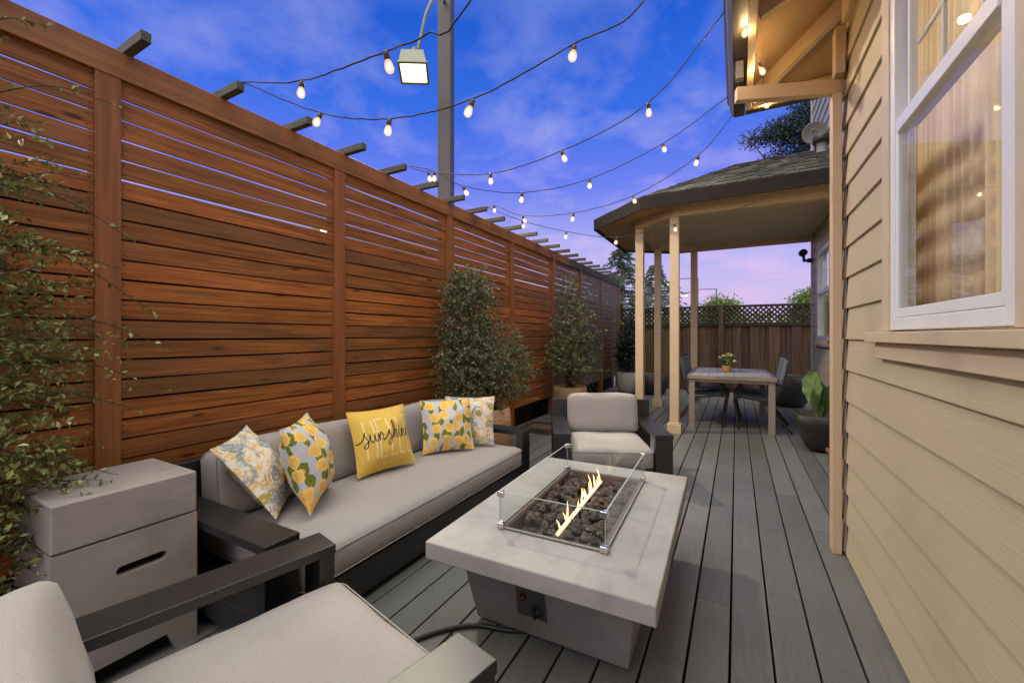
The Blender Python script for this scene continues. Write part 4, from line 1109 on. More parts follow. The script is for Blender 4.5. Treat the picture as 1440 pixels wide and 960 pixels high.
# body with a round ended slot right through the face that looks across the deck (+X) and an arched foot cut-out
def plate_with_holes(bm, xp, xq, ya, yb, za, zb, slot, foot):
    """front plate lying in x = xp..xq; slot = (cy, cz, half length, half height, tilt)"""
    cy, cz, hl, hh = slot; n = 10
    ring = []
    for k in range(n + 1): a = R(-90 + 180 * k / n); ring.append((cy + hl - hh + hh * math.cos(a), cz + hh * math.sin(a)))
    for k in range(n + 1): a = R(90 + 180 * k / n); ring.append((cy - hl + hh + hh * math.cos(a), cz + hh * math.sin(a)))
    fz = foot
    outer = [(ya, za), (ya + 0.07, za), (ya + 0.10, za + fz), (yb - 0.10, za + fz), (yb - 0.07, za), (yb, za), (yb, zb), (ya, zb)]
    for xx, fl in ((xq, False), (xp, True)):
        vo = [bm.verts.new((xx, y, z)) for y, z in outer]; vi = [bm.verts.new((xx, y, z)) for y, z in ring]
        eds = [bm.edges.new((vo[i], vo[(i + 1) % len(vo)])) for i in range(len(vo))] + [bm.edges.new((vi[i], vi[(i + 1) % len(vi)])) for i in range(len(vi))]
        bmesh.ops.triangle_fill(bm, use_beauty=True, edges=eds)
        if not fl: A = (vo, vi)
        else: B = (vo, vi)
    for q in (0, 1):
        n = len(A[q])
        for i in range(n): bm.faces.new((A[q][i], A[q][(i + 1) % n], B[q][(i + 1) % n], B[q][i]))
bm = BM()
plate_with_holes(bm, x1 - 0.03, x1, y0, y1, 0.0, 0.510, (0.03, 0.385, 0.075, 0.017), 0.075)
box(bm, x0, x0 + 0.03, y0, y1, 0, 0.51); box(bm, x0 + 0.031, x1 - 0.031, y0, y0 + 0.03, 0, 0.51); box(bm, x0 + 0.031, x1 - 0.031, y1 - 0.03, y1, 0, 0.51)
bmesh.ops.recalc_face_normals(bm, faces=bm.faces)
obj('body', bm, M['concrete_box'], t)
bm = BM(); box(bm, x0 + 0.05, x1 - 0.06, y0 + 0.05, y1 - 0.05, 0.0, 0.48); obj('tank', bm, M['darkgap'], t)

# ------------------------------------------------------------------ fire table
ft = thing('fire_table', 'concrete fire pit table with glass guard and burning flames', 'fire table', (-0.66, 1.905, 0), R(1.65))
HX, HY = 0.433, 0.632
bm = BM()
ox, oy0, oy1 = 0.205, -0.385, 0.425       # opening
zt0, zt1 = 0.350, 0.420
outer = [(-HX, -HY), (HX, -HY), (HX, HY), (-HX, HY)]; inner = [(-ox, oy0), (ox, oy0), (ox, oy1), (-ox, oy1)]
vt = [[bm.verts.new((x, y, z)) for x, y in P] for P, z in ((outer, zt1), (inner, zt1), (outer, zt0), (inner, zt0))]
for i in range(4):
    j = (i + 1) % 4
    bm.faces.new((vt[0][i], vt[0][j], vt[1][j], vt[1][i])); bm.faces.new((vt[2][j], vt[2][i], vt[3][i], vt[3][j]))
    bm.faces.new((vt[2][i], vt[2][j], vt[0][j], vt[0][i])); bm.faces.new((vt[1][i], vt[1][j], vt[3][j], vt[3][i]))
obj('tabletop', bm, M['concrete'], ft, bevel=0.007, seg=3)
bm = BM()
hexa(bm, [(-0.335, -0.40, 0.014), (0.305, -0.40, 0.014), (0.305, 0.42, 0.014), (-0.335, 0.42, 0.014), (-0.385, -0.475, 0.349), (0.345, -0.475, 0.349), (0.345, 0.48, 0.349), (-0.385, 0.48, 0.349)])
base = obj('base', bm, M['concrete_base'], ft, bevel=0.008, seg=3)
for (x, y) in ((-0.27, -0.33), (0.24, -0.33), (-0.27, 0.35), (0.24, 0.35)):
    bm = BM(); lathe(bm, [(0, 0), (0.022, 0), (0.022, 0.0138), (0, 0.0138)], (x, y, 0), 14); obj('foot', bm, M['blackplastic'], ft)
def on_base(x, z): return -0.40 - 0.075 * (z - 0.014) / 0.335
bm = BM()
hexa(bm, [(x_, on_base(0, z_) + d_, z_) for z_ in (.105, .250) for x_, d_ in ((-0.130, -0.003), (-0.002, -0.003), (-0.002, 0.01), (-0.130, 0.01))])
cp = obj('control_panel', bm, M['panelsteel'], ft, bevel=0.002)
bm = BM(); lathe(bm, [(0, 0), (0.012, 0), (0.012, 0.010), (0.008, 0.018), (0, 0.02)], (-0.096, on_base(0, .192) - 0.003, .192), 16, axis=(0, -1, 0.1)); obj('button', bm, M['red'], cp)
bm = BM(); lathe(bm, [(0, 0), (0.024, 0), (0.024, 0.006), (0.017, 0.008), (0.015, 0.026), (0, 0.028)], (-0.038, on_base(0, .148) - 0.003, .148), 16, axis=(0, -1, 0.1)); bar(bm, (-0.038, on_base(0, .148) - 0.034, .131), (-0.038, on_base(0, .148) - 0.032, .165), 0.008, 0.012); obj('knob', bm, M['blackplastic'], cp)
bm = BM()
box(bm, -ox + 0.002, ox - 0.002, oy0 + 0.002, oy1 - 0.002, 0.352, 0.356)
fw = 0.022
for (a, b, c, d) in ((-ox - fw, ox + fw, oy0 - fw, oy0), (-ox - fw, ox + fw, oy1, oy1 + fw), (-ox - fw, -ox, oy0, oy1), (ox, ox + fw, oy0, oy1)): box(bm, a, b, c, d, 0.4205, 0.4245)
pan = obj('burner_pan', bm, [M['pan']], ft)
bm = BM()
for (a, b, c, d) in ((-ox + 0.003, ox - 0.003, oy0 + 0.003, oy0 + 0.006), (-ox + 0.003, ox - 0.003, oy1 - 0.006, oy1 - 0.003), (-ox + 0.003, -ox + 0.006, oy0 + 0.006, oy1 - 0.006), (ox - 0.006, ox - 0.003, oy0 + 0.006, oy1 - 0.006)): box(bm, a, b, c, d, 0.356, 0.4195)
obj('pan_wall', bm, M['pan'], pan)
bm = BM(); rnd = random.Random(21)
def rock(bm, c, s):
    g = bmesh.ops.create_icosphere(bm, subdivisions=2, radius=1.0)['verts']; sd_ = rnd.uniform(0, 99)
    ax = Vector((rnd.uniform(0.75, 1.25), rnd.uniform(0.75, 1.25), rnd.uniform(0.6, 0.95)))
    for v_ in g:
        d = v_.co.copy(); k = 1 + 0.45 * noise.noise(d * 1.3 + Vector((sd_, 0, 0))) + 0.22 * noise.noise(d * 3.3 + Vector((0, sd_, 0)))
        v_.co = Vector(c) + Vector((d.x * ax.x, d.y * ax.y, d.z * ax.z)) * s * k
for k in range(360):
    x = rnd.uniform(-ox + 0.022, ox - 0.022); y = rnd.uniform(oy0 + 0.02, oy1 - 0.02)
    far_ = (y - oy0) / (oy1 - oy0)
    s = rnd.uniform(0.010, 0.018) if y < -0.2 and rnd.random() < 0.7 else rnd.uniform(0.014, 0.025)
    if abs(x) < 0.02 and rnd.random() < 0.8: continue
    rock(bm, (x, y, rnd.uniform(0.366, 0.398) + (0.014 if abs(x) > 0.07 and y > -0.25 else 0)), s)
for f in bm.faces: f.smooth = False
lv = obj('lava_rocks', bm, M['lava'], ft); lv['kind'] = 'stuff'
bm = BM(); tube(bm, [(0.0, -0.315, 0.404), (0.0, 0.375, 0.404)], 0.0085, 10); obj('burner_tube', bm, M['burner'], ft)
fl_bm = BM(); rnd = random.Random(4)
for (yy, hh) in [(-0.27, 0.085), (-0.235, 0.06), (-0.20, 0.115), (-0.185, 0.05), (-0.10, 0.08), (-0.085, 0.12), (-0.05, 0.055), (-0.02, 0.10), (0.01, 0.12), (0.03, 0.06), (0.085, 0.115), (0.10, 0.06), (0.14, 0.08), (0.165, 0.105), (0.19, 0.06), (0.23, 0.10), (0.26, 0.135), (0.28, 0.07), (0.30, 0.145), (0.32, 0.09), (0.345, 0.12)]:
    if rnd.random() < 0.22: continue
    hh *= rnd.uniform(0.35, 0.85); x = rnd.uniform(-0.012, 0.006); lean = rnd.uniform(-0.022, 0.008)
    tube(fl_bm, [(x, yy, 0.408), (x + lean * 0.2, yy, 0.408 + hh * 0.25), (x + lean * 0.5, yy + 0.003, 0.408 + hh * 0.6), (x + lean, yy, 0.408 + hh)], [0.002, 0.0042, 0.0028, 0.0005], 8)
fl_ = obj('flames', fl_bm, M['flame'], ft); fl_['kind'] = 'stuff'
# glass guard
gx0, gx1, gy0, gy1, gz0, gz1 = -0.226, 0.226, -0.408, 0.447, 0.430, 0.572
for (a, b, c, d, edge) in ((gx0 + .004, gx1 - .004, gy0, gy0 + .005, 'x'), (gx0 + .004, gx1 - .004, gy1 - .005, gy1, 'x'), (gx0, gx0 + .005, gy0 + .007, gy1 - .007, 'y'), (gx1 - .005, gx1, gy0 + .007, gy1 - .007, 'y')):
    bm = BM(); box(bm, a, b, c, d, gz0, gz1); g = obj('glass_guard', bm, M['guardglass'], ft)
    bm = BM(); box(bm, a, b, c + .0005, d - .0005, gz1, gz1 + 0.0022); box(bm, a, b, c + .0005, d - .0005, gz0 - 0.0022, gz0)
    if edge == 'x':
        for q in (a, b): box(bm, q - .0012, q + .0012, c + .0003, d - .0003, gz0, gz1)
    obj('polished_edge', bm, M['glassedge'], g)
for x in (gx0, gx1):
    for y in (gy0, gy1):
        sxn = 1 if x < 0 else -1; syn = 1 if y < 0 else -1
        for z0, z1 in ((0.421, 0.446), (gz1 - 0.020, gz1 + 0.004)):
            bm = BM(); box(bm, min(x - .006 * sxn, x + .024 * sxn), max(x - .006 * sxn, x + .024 * sxn), min(y - .006 * syn, y + .013 * syn), max(y - .006 * syn, y + .013 * syn), z0, z1)
            box(bm, min(x - .0055 * sxn, x + .013 * sxn), max(x - .0055 * sxn, x + .013 * sxn), min(y + .0132 * syn, y + .026 * syn), max(y + .0132 * syn, y + .026 * syn), z0 + .0005, z1 - .0005)
            obj('corner_clip', bm, M['steel'], ft, bevel=0.003)
bm = BM(); tube(bm, spline([(-1.35, 0.62, 0.010), (-1.20, 1.05, 0.010), (-1.12, 1.28, 0.010), (-0.98, 1.44, 0.010), (-0.80, 1.50, 0.011), (-0.66, 1.62, 0.012)], 10), 0.0095, 10)
tag(obj('gas_hose', bm, M['hose']), 'black gas hose lying on deck in front of fire table', 'hose')

# ------------------------------------------------------------------ foliage
def leaf(bm, p, d, n, ln, wd):
    d = d.normalized(); s = d.cross(n)
    if s.length < 1e-4: s = d.orthogonal()
    s.normalize(); up = s.cross(d)
    a = bm.verts.new(p); b = bm.verts.new(p + d * ln * 0.5 + s * wd / 2 + up * ln * 0.08)
    c = bm.verts.new(p + d * ln - up * ln * 0.1); e = bm.verts.new(p + d * ln * 0.5 - s * wd / 2 + up * ln * 0.08)
    bm.faces.new((a, b, c)); bm.faces.new((a, c, e))

def rv(r): return Vector((r.gauss(0, 1), r.gauss(0, 1), r.gauss(0, 1)))
def inside(blobs, r):
    tot = sum(b[2] for b in blobs); q = r.uniform(0, tot)
    for c, rad, wt in blobs:
        q -= wt
        if q <= 0: break
    d = rv(r).normalized() * (r.random() ** 0.42)
    return Vector(c) + Vector((d.x * rad[0], d.y * rad[1], d.z * rad[2])), Vector(c)
def shrub(fol, stem, base, blobs, ntwig, nleaf, lsize, tw_len, r, arch=0.3, stems=7, up=0.5, clipx=None):
    base = Vector(base); anchors = []
    for k in range(stems):
        e, c = inside(blobs, r); mid = (base + e) / 2 + Vector((r.uniform(-.06, .06), r.uniform(-.06, .06), 0.12))
        b0 = base + Vector((r.uniform(-.05, .05), r.uniform(-.05, .05), 0))
        pts = spline([b0, mid, e], 7); tube(stem, pts, [0.008 * (1 - 0.75 * i / (len(pts) - 1)) for i in range(len(pts))], 6); anchors += pts[4:]
    for k in range(ntwig):
        p, c = inside(blobs, r)
        out = (p - c); out.z *= 0.4
        d = (out.normalized() * 0.9 if out.length > 1e-3 else rv(r)) + rv(r) * 0.45 + Vector((0, 0, up)); d.normalize()
        ln = tw_len * r.uniform(0.6, 1.3); pts = []
        for i in range(6):
            t_ = i / 5; q = p + d * ln * t_ + Vector((0, 0, -arch * ln * t_ * t_)) + rv(r) * 0.002
            if clipx is not None and q.x < clipx: q.x = clipx + r.random() * 0.02
            pts.append(q)
        if k % 2 == 0: tube(stem, pts, [0.0022, 0.002, 0.0017, 0.0014, 0.001, 0.0006], 4, cap=False)
        for i in range(nleaf):
            t_ = (i + r.random()) / nleaf; f = t_ * 5; a = int(min(4, f)); q = pts[a].lerp(pts[a + 1], f - a)
            dr = (pts[a + 1] - pts[a]).normalized(); side = rv(r); side = (side - dr * side.dot(dr)).normalized()
            sz = lsize * r.uniform(0.6, 1.25)
            leaf(fol, q, dr * 0.55 + side, (Vector((0, 0, 1)) + rv(r) * 0.5), sz, sz * 0.55)

# foreground shrub, between the tank box and the fence
r = random.Random(31); t = thing('leafy_shrub', 'loose light green shrub arching in front of the fence at left', 'shrub', (-2.30, 0.33, -0.05))
bf_, bs_ = BM(), BM()
shrub(bf_, bs_, (-2.30, 0.33, 0.0), [((-2.25, 0.26, 1.75), (0.16, 0.25, 0.62), 1.0), ((-2.23, 0.30, 1.20), (0.18, 0.28, 0.45), 1.4), ((-2.2, 0.26, 0.75), (0.18, 0.26, 0.32), 1.3), ((-2.12, 0.28, 0.50), (0.14, 0.20, 0.30), 0.5)],
      820, 17, 0.025, 0.17, r, 0.35, 12, 0.35, clipx=-2.43)
# long arching sprays
for (a, b) in (((-2.25, 0.35, 2.02), (-2.17, 0.70, 2.14)), ((-2.25, 0.3, 1.6), (-2.18, 0.82, 1.32)), ((-2.25, 0.35, 1.75), (-2.2, 0.78, 1.60)), ((-2.2, 0.3, 1.15), (-2.13, 0.85, 0.99)), ((-2.22, 0.28, 1.0), (-2.1, 0.76, 0.92)), ((-2.15, 0.22, 0.80), (-2.05, 0.66, 0.70)), ((-2.2, 0.3, 1.45), (-2.22, 0.72, 1.5)), ((-2.2, 0.32, 1.3), (-2.14, 0.88, 1.16)), ((-2.22, 0.3, 2.15), (-2.2, 0.52, 2.35)), ((-2.12, 0.22, 0.66), (-2.06, 0.52, 0.69))):
    a, b = Vector(a), Vector(b); mid = (a + b) / 2 + Vector((0, 0, 0.06)); pts = spline([a, mid, b], 8)
    tube(bs_, pts, [0.0035 * (1 - 0.7 * i / (len(pts) - 1)) for i in range(len(pts))], 5, cap=False)
    for i in range(22):
        f = r.uniform(0.15, 1) * (len(pts) - 1.001); k = int(f); q = pts[k].lerp(pts[k + 1], f - k); dr = (pts[k + 1] - pts[k]).normalized()
        sd_ = rv(r); sd_ = (sd_ - dr * sd_.dot(dr)).normalized(); sz = 0.027 * r.uniform(0.6, 1.2); leaf(bf_, q, dr * 0.7 + sd_, Vector((0, 0, 1)) + rv(r) * 0.5, sz, sz * 0.55)
obj('foliage', bf_, M['leaf_front'], t, world=True); obj('stem', bs_, M['bark'], t, world=True)

def pot_obj(t, name, prof, mat, n=40, soil=None):
    bm = BM(); lathe(bm, prof, (0, 0, 0), n); p = obj(name, bm, mat, t)
    if soil: bm = BM(); lathe(bm, [(0, soil[1]), (soil[0], soil[1])], (0, 0, 0), 24); obj('soil', bm, M['soil'], t)
    return p
GP = 'potted shrubs along the fence'
r = random.Random(32); t = thing('potted_shrub', 'dense dark shrub in rippled brown pot behind sofa far arm', 'potted plant', (-2.10, 3.42, 0), 0, GP)
pot_obj(t, 'pot', [(0, 0.0), (0.15, 0.0), (0.165, 0.02), (0.20, 0.25), (0.205, 0.40), (0.190, 0.52), (0.175, 0.53), (0.165, 0.51), (0.17, 0.44)], M['wave_pot'], soil=(0.17, 0.45))
bf_, bs_ = BM(), BM()
shrub(bf_, bs_, (-2.10, 3.42, 0.45), [((-2.20, 3.20, 1.62), (0.14, 0.23, 0.20), 0.65), ((-2.22, 3.18, 1.38), (0.16, 0.27, 0.34), 0.9), ((-2.16, 3.14, 0.98), (0.20, 0.34, 0.38), 1.4), ((-2.10, 3.62, 1.05), (0.18, 0.34, 0.30), 0.65), ((-2.06, 3.85, 0.82), (0.16, 0.34, 0.24), 0.4), ((-2.1, 3.4, 0.72), (0.16, 0.3, 0.22), 0.6)],
      1250, 18, 0.026, 0.15, r, 0.3, 12, 0.35, clipx=-2.44)
obj('foliage', bf_, M['leaf'], t, world=True); obj('stem', bs_, M['bark'], t, world=True)

r = random.Random(33); t = thing('potted_shrub', 'airy olive green shrub in carved tan pot beside the fence', 'potted plant', (-2.14, 5.70, 0), 0, GP)
pot_obj(t, 'pot', [(0, 0.0), (0.18, 0.0), (0.20, 0.02), (0.245, 0.28), (0.250, 0.42), (0.238, 0.487), (0.222, 0.49), (0.215, 0.47), (0.215, 0.42)], M['tan_pot'], soil=(0.215, 0.43))
bf_, bs_ = BM(), BM()
shrub(bf_, bs_, (-2.14, 5.70, 0.42), [((-2.14, 5.85, 1.60), (0.12, 0.20, 0.45), 0.7), ((-2.12, 5.72, 1.20), (0.22, 0.40, 0.40), 1.2), ((-2.10, 5.72, 0.85), (0.26, 0.46, 0.32), 1.3), ((-2.05, 6.2, 1.05), (0.12, 0.2, 0.12), 0.2)],
      430, 15, 0.036, 0.26, r, 0.25, 18, 0.8, clipx=-2.44)
obj('foliage', bf_, M['leaf_olive'], t, world=True); obj('stem', bs_, M['bark'], t, world=True)

r = random.Random(34); t = thing('potted_shrub', 'slim dark plant in pale round pot in the far corner', 'potted plant', (-2.06, 9.02, 0), 0, GP)
pot_obj(t, 'pot', [(0, 0.0), (0.15, 0.0), (0.19, 0.03), (0.235, 0.15), (0.245, 0.30), (0.225, 0.44), (0.205, 0.445), (0.20, 0.40)], M['pale_pot'], soil=(0.20, 0.41))
bf_, bs_ = BM(), BM()
shrub(bf_, bs_, (-2.06, 9.02, 0.42), [((-2.06, 9.02, 1.0), (0.16, 0.2, 0.55), 1.0), ((-2.06, 9.02, 0.7), (0.2, 0.22, 0.3), 0.6)], 300, 12, 0.06, 0.2, r, 0.15, 8, 0.9, clipx=-2.44)
obj('foliage', bf_, M['leaf_dark'], t, world=True); obj('stem', bs_, M['bark'], t, world=True)

# broad leaf plant by the house
t = thing('potted_plant', 'broad leaved green plant in square dark pot by the house', 'potted plant', (0.80, 5.45, 0))
bm = BM(); secs = []
for (hw, z, rd) in ((0.10, 0.0, 0.05), (0.15, 0.04, 0.07), (0.20, 0.15, 0.07), (0.235, 0.30, 0.06), (0.245, 0.39, 0.05), (0.228, 0.392, 0.045), (0.222, 0.33, 0.045)):
    ring = []
    for (cx, cy, s) in ((1, 1, 0), (-1, 1, 90), (-1, -1, 180), (1, -1, 270)):
        for k in range(5):
            a = R(s + 90 * k / 4); ring.append(bm.verts.new((cx * (hw - rd) + rd * math.cos(a), cy * (hw - rd) + rd * math.sin(a), z)))
    secs.append(ring)
bm.faces.new(secs[0][::-1])
for a, b in zip(secs, secs[1:]):
    for k in range(20): bm.faces.new((a[k], a[(k + 1) % 20], b[(k + 1) % 20], b[k])).smooth = True
bm.faces.new(secs[-1])
obj('pot', bm, M['dark_pot'], t)
def big_leaf(bm, stem, base, tip_pt, face, L_, W_, droop):
    base = Vector(base); p = Vector(tip_pt); tube(stem, spline([base, base.lerp(p, 0.55) + Vector((0, 0, 0.03)), p], 6), 0.008, 6)
    f = Vector(face).normalized(); dn = (Vector((f.x * 0.2, f.y * 0.2, -1)) if droop else Vector((f.x * 0.3, f.y * 0.3, 1))).normalized()
    s = dn.cross(f).normalized(); n = s.cross(dn); rows = []
    for i in range(13):
        t_ = i / 12; wdt = W_ / 2 * (math.sin(math.pi * min(1, t_ * 0.93 + 0.07)) ** 0.8) * (1.15 - t_ * 0.45); row = []
        for j in range(-4, 5):
            k = j / 4; rip = 0.012 * math.sin(t_ * 22 + abs(k) * 2) * abs(k)
            row.append(bm.verts.new(p - dn * L_ * 0.25 + dn * L_ * t_ + s * wdt * k + n * (0.05 * abs(k) ** 1.5 - 0.10 * t_ * t_ * (1 if droop else -0.4) + rip)))
        rows.append(row)
    for a, b in zip(rows, rows[1:]):
        for j in range(8): bm.faces.new((a[j], a[j + 1], b[j + 1], b[j])).smooth = True
for (tp, fc, L_, W_, dr) in (((-0.07, -0.08, 0.74), (-0.75, -0.6, 0.25), 0.40, 0.25, True), ((0.04, -0.04, 0.52), (0.1, -0.9, 0.2), 0.38, 0.13, False), ((0.12, 0.02, 0.62), (0.5, -0.7, 0.4), 0.34, 0.18, True),
                             ((0.0, 0.05, 0.56), (-0.3, -0.8, 0.3), 0.36, 0.15, False), ((-0.03, -0.06, 0.46), (-0.5, -0.8, 0.1), 0.32, 0.11, False), ((0.08, -0.07, 0.48), (0.3, -0.9, 0.2), 0.36, 0.12, False)):
    bl, st = BM(), BM(); big_leaf(bl, st, (0, 0, 0.33), tp, fc, L_, W_, dr); lf_ = obj('leaf', bl, M['bigleaf'], t); obj('stalk', st, M['stalk'], lf_)
GPD = 'empty dark planters by the back fence'
t = thing('planter', 'large round charcoal planter against the back fence by house', 'planter', (0.80, 8.62, 0), 0, GPD)
pot_obj(t, 'pot', [(0, 0), (0.19, 0), (0.25, 0.05), (0.315, 0.2), (0.33, 0.36), (0.315, 0.52), (0.295, 0.525), (0.285, 0.48), (0.285, 0.42)], M['dark_pot'], soil=(0.285, 0.43))
t = thing('planter', 'dark rounded planter standing behind the left porch columns', 'planter', (-1.55, 9.05, 0), 0, GPD)
pot_obj(t, 'pot', [(0, 0), (0.2, 0), (0.25, 0.05), (0.30, 0.2), (0.30, 0.4), (0.28, 0.41), (0.27, 0.36)], M['dark_pot'], soil=(0.27, 0.36))
t = thing('tray', 'low square wooden tray on the deck near the fence', 'tray', (-2.22, 4.86, 0))
bm = BM(); box(bm, -.2, .2, -.2, .2, 0.0, 0.02)
for q in ((-.2, .2, -.2, -.18), (-.2, .2, .18, .2), (-.2, -.18, -.179, .179), (.18, .2, -.179, .179)): box(bm, *q, 0.0205, 0.075)
obj('frame', bm, M['rafter'], t, bevel=0.002)
bm = BM(); box(bm, -.175, .175, -.175, .175, 0.021, 0.045); obj('filling', bm, M['boards'], t)
t = thing('wooden_step', 'low redwood step against the house wall', 'step', (0.93, 4.55, 0))
bm = BM(); box(bm, -.17, .13, -.45, .45, 0.10, 0.135); obj('tread', bm, M['step'], t, bevel=0.004)
bm = BM(); box(bm, -.155, .13, -.43, .43, 0.0, 0.0995); obj('riser', bm, M['step'], t, bevel=0.003)

# ------------------------------------------------------------------ dining set
dt_ = thing('dining_table', 'grey slatted rectangular dining table under the porch canopy', 'table', (-0.09, 6.70, 0), R(1.5))
HXd, HYd = 0.505, 0.755
bm = BM()
for k in range(9):
    x = -HXd + 0.045 + k * (2 * HXd - 0.09) / 9; box(bm, x + 0.0015, x + (2 * HXd - 0.09) / 9 - 0.0015, -HYd + 0.046, HYd - 0.046, 0.678, 0.700)
obj('tabletop', bm, M['tabletop'], dt_, bevel=0.002)
bm = BM()
box(bm, -HXd, HXd, -HYd, -HYd + 0.045, 0.655, 0.702); box(bm, -HXd, HXd, HYd - 0.045, HYd, 0.655, 0.702)
box(bm, -HXd, -HXd + 0.044, -HYd + 0.0455, HYd - 0.0455, 0.655, 0.702); box(bm, HXd - 0.044, HXd, -HYd + 0.0455, HYd - 0.0455, 0.655, 0.702)
box(bm, -HXd + 0.05, HXd - 0.05, -HYd + 0.03, -HYd + 0.045, 0.615, 0.654)
obj('apron', bm, M['tableframe'], dt_, bevel=0.003)
for sx_ in (-1, 1):
    for sy_ in (-1, 1):
        bm = BM(); x, y = sx_ * (HXd - 0.052), sy_ * (HYd - 0.055); box(bm, x - 0.036, x + 0.036, y - 0.03, y + 0.03, 0.0, 0.6545); obj('leg', bm, M['tableframe'], dt_, bevel=0.004)
def dining_chair():
    t = thing('dining_chair', '', 'chair', (0, 0, 0), 0, 'sling chairs round the dining table')
    # faces local -x: seat front at x = -0.25, back at x = +0.25
    for s in (-0.26, 0.26):
        bm = BM()
        tube(bm, spline([(-0.27, s, 0.40), (-0.22, s, 0.425), (0.0, s, 0.395), (0.18, s, 0.40), (0.27, s, 0.62), (0.335, s, 0.92)], 6), 0.013, 8)
        tube(bm, spline([(-0.26, s, 0.405), (-0.275, s, 0.36), (-0.245, s, 0.18), (-0.225, s, 0.0)], 5), 0.012, 8)
        tube(bm, spline([(0.05, s * 1.03, 0.39), (0.18, s * 1.03, 0.24), (0.36, s * 1.03, 0.0)], 5), 0.012, 8)
        tube(bm, spline([(-0.22, s * 1.06, 0.40), (-0.19, s * 1.06, 0.58), (-0.05, s * 1.06, 0.61), (0.24, s * 1.06, 0.60)], 5), 0.012, 8)
        obj('side_frame', bm, M['bronze'], t)
    def sling(pts, name, w2):
        bm = BM(); rows = []
        for p in spline(pts, 6):
            row = []
            for j in range(7): k = j / 3 - 1; row.append(bm.verts.new((p.x, k * w2, p.z - 0.015 * (1 - k * k))))
            rows.append(row)
        for a, b in zip(rows, rows[1:]):
            for j in range(6): bm.faces.new((a[j], a[j + 1], b[j + 1], b[j])).smooth = True
        o = obj(name, bm, M['sling'], t); m_ = o.modifiers.new('Solidify', 'SOLIDIFY'); m_.thickness = 0.012
    sling([(-0.27, 0, 0.40), (-0.20, 0, 0.43), (0.0, 0, 0.40), (0.17, 0, 0.405)], 'seat', 0.25)
    sling([(0.18, 0, 0.42), (0.27, 0, 0.62), (0.335, 0, 0.92)], 'backrest', 0.25)
    bm = BM(); tube(bm, [(0.337, -0.26, 0.925), (0.337, 0.26, 0.925)], 0.013, 8); tube(bm, [(-0.2, -0.25, 0.06), (-0.2, 0.25, 0.06)], 0.008, 8); obj('crossbar', bm, M['bronze'], t)
    return t
proto = dining_chair()
for i, (x, y, a, lb) in enumerate(((0.245, 6.43, 0, 'grey sling chair with angled legs at right front of dining table'), (0.255, 7.06, 3, 'grey sling chair at the right side near the back fence'),
                                   (-0.385, 6.45, 180, 'grey sling chair at left side of table behind porch column'), (-0.39, 7.08, 177, 'grey sling chair at left side of table nearest back fence'))):
    c = proto if i == 0 else copy_tree(proto)
    c.location = (x, y, 0); c.rotation_euler = (0, 0, R(a)); c['label'] = lb
r = random.Random(6)
fp = thing('flower_pot', 'small terracotta pot of cream flowers on the dining table', 'flower pot', (-0.125, 6.66, 0.702))
pot_obj(fp, 'pot', [(0, 0), (0.05, 0), (0.06, 0.02), (0.065, 0.09), (0.06, 0.095), (0.055, 0.07)], M['terracotta'], 20)
bf_, bs_, bp_ = BM(), BM(), BM()
for k in range(16):
    d = (rv(r) * 0.45 + Vector((0, 0, 1.2))).normalized(); ln = r.uniform(0.10, 0.2); q = Vector((0, 0, 0.07)) + d * ln
    tube(bs_, [(0, 0, 0.07), q], 0.002, 4)
    for m_ in range(6): leaf(bf_, Vector((0, 0, 0.07)) + d * ln * r.uniform(.3, .9), rv(r) + Vector((0, 0, .4)), rv(r), 0.05, 0.025)
for (x, y, z, s) in ((0.05, -0.05, 0.225, 0.06), (0.0, -0.03, 0.22, 0.035), (-0.08, -0.05, 0.20, 0.042), (0.02, -0.03, 0.255, 0.045), (0.095, -0.06, 0.15, 0.038), (-0.04, -0.05, 0.215, 0.04)):
    for k in range(14):
        d = rv(r).normalized(); d.z = abs(d.z) * 0.8; leaf(bp_, Vector((x, y, z)), d, Vector((0, 0, 1)), s, s * 0.9)
obj('foliage', bf_, M['leaf_tree'], fp); obj('stem', bs_, M['stalk'], fp); obj('flowers', bp_, M['petal'], fp)

# ------------------------------------------------------------------ string lights
CYs, SYs = math.cos(YAW), math.sin(YAW)
def ray(px, py): 
    xc = (px - 720) / FPX; yc = (471.5 - py) / FPX
    return Vector((-SYs + xc * CYs, CYs + xc * SYs, yc))
def on_plane(px, py, A, B):
    """where the line of sight meets the vertical plane in which the cable hangs"""
    A, B = Vector(A), Vector(B); n = Vector((B.y - A.y, A.x - B.x, 0)); d = ray(px, py); o = Vector((0, 0, CZ))
    return o + d * (n.dot(A - o) / n.dot(d))
bulb_me = None
def glass_bulb():
    bm = BM(); lathe(bm, [(0, -0.055), (0.010, -0.053), (0.0152, -0.046), (0.0172, -0.036), (0.0150, -0.024), (0.0105, -0.013), (0.009, -0.008)], (0, 0, 0), 16); return bm
def filament_bm():
    bm = BM(); lathe(bm, [(0, -0.045), (0.006, -0.043), (0.0085, -0.036), (0.007, -0.028), (0.003, -0.020), (0, -0.018)], (0, 0, 0), 10); return bm
def socket_bm():
    bm = BM(); lathe(bm, [(0, 0.022), (0.006, 0.022), (0.0100, 0.017), (0.0110, -0.010), (0, -0.010)], (0, 0, 0), 12); return bm
proto_b = []
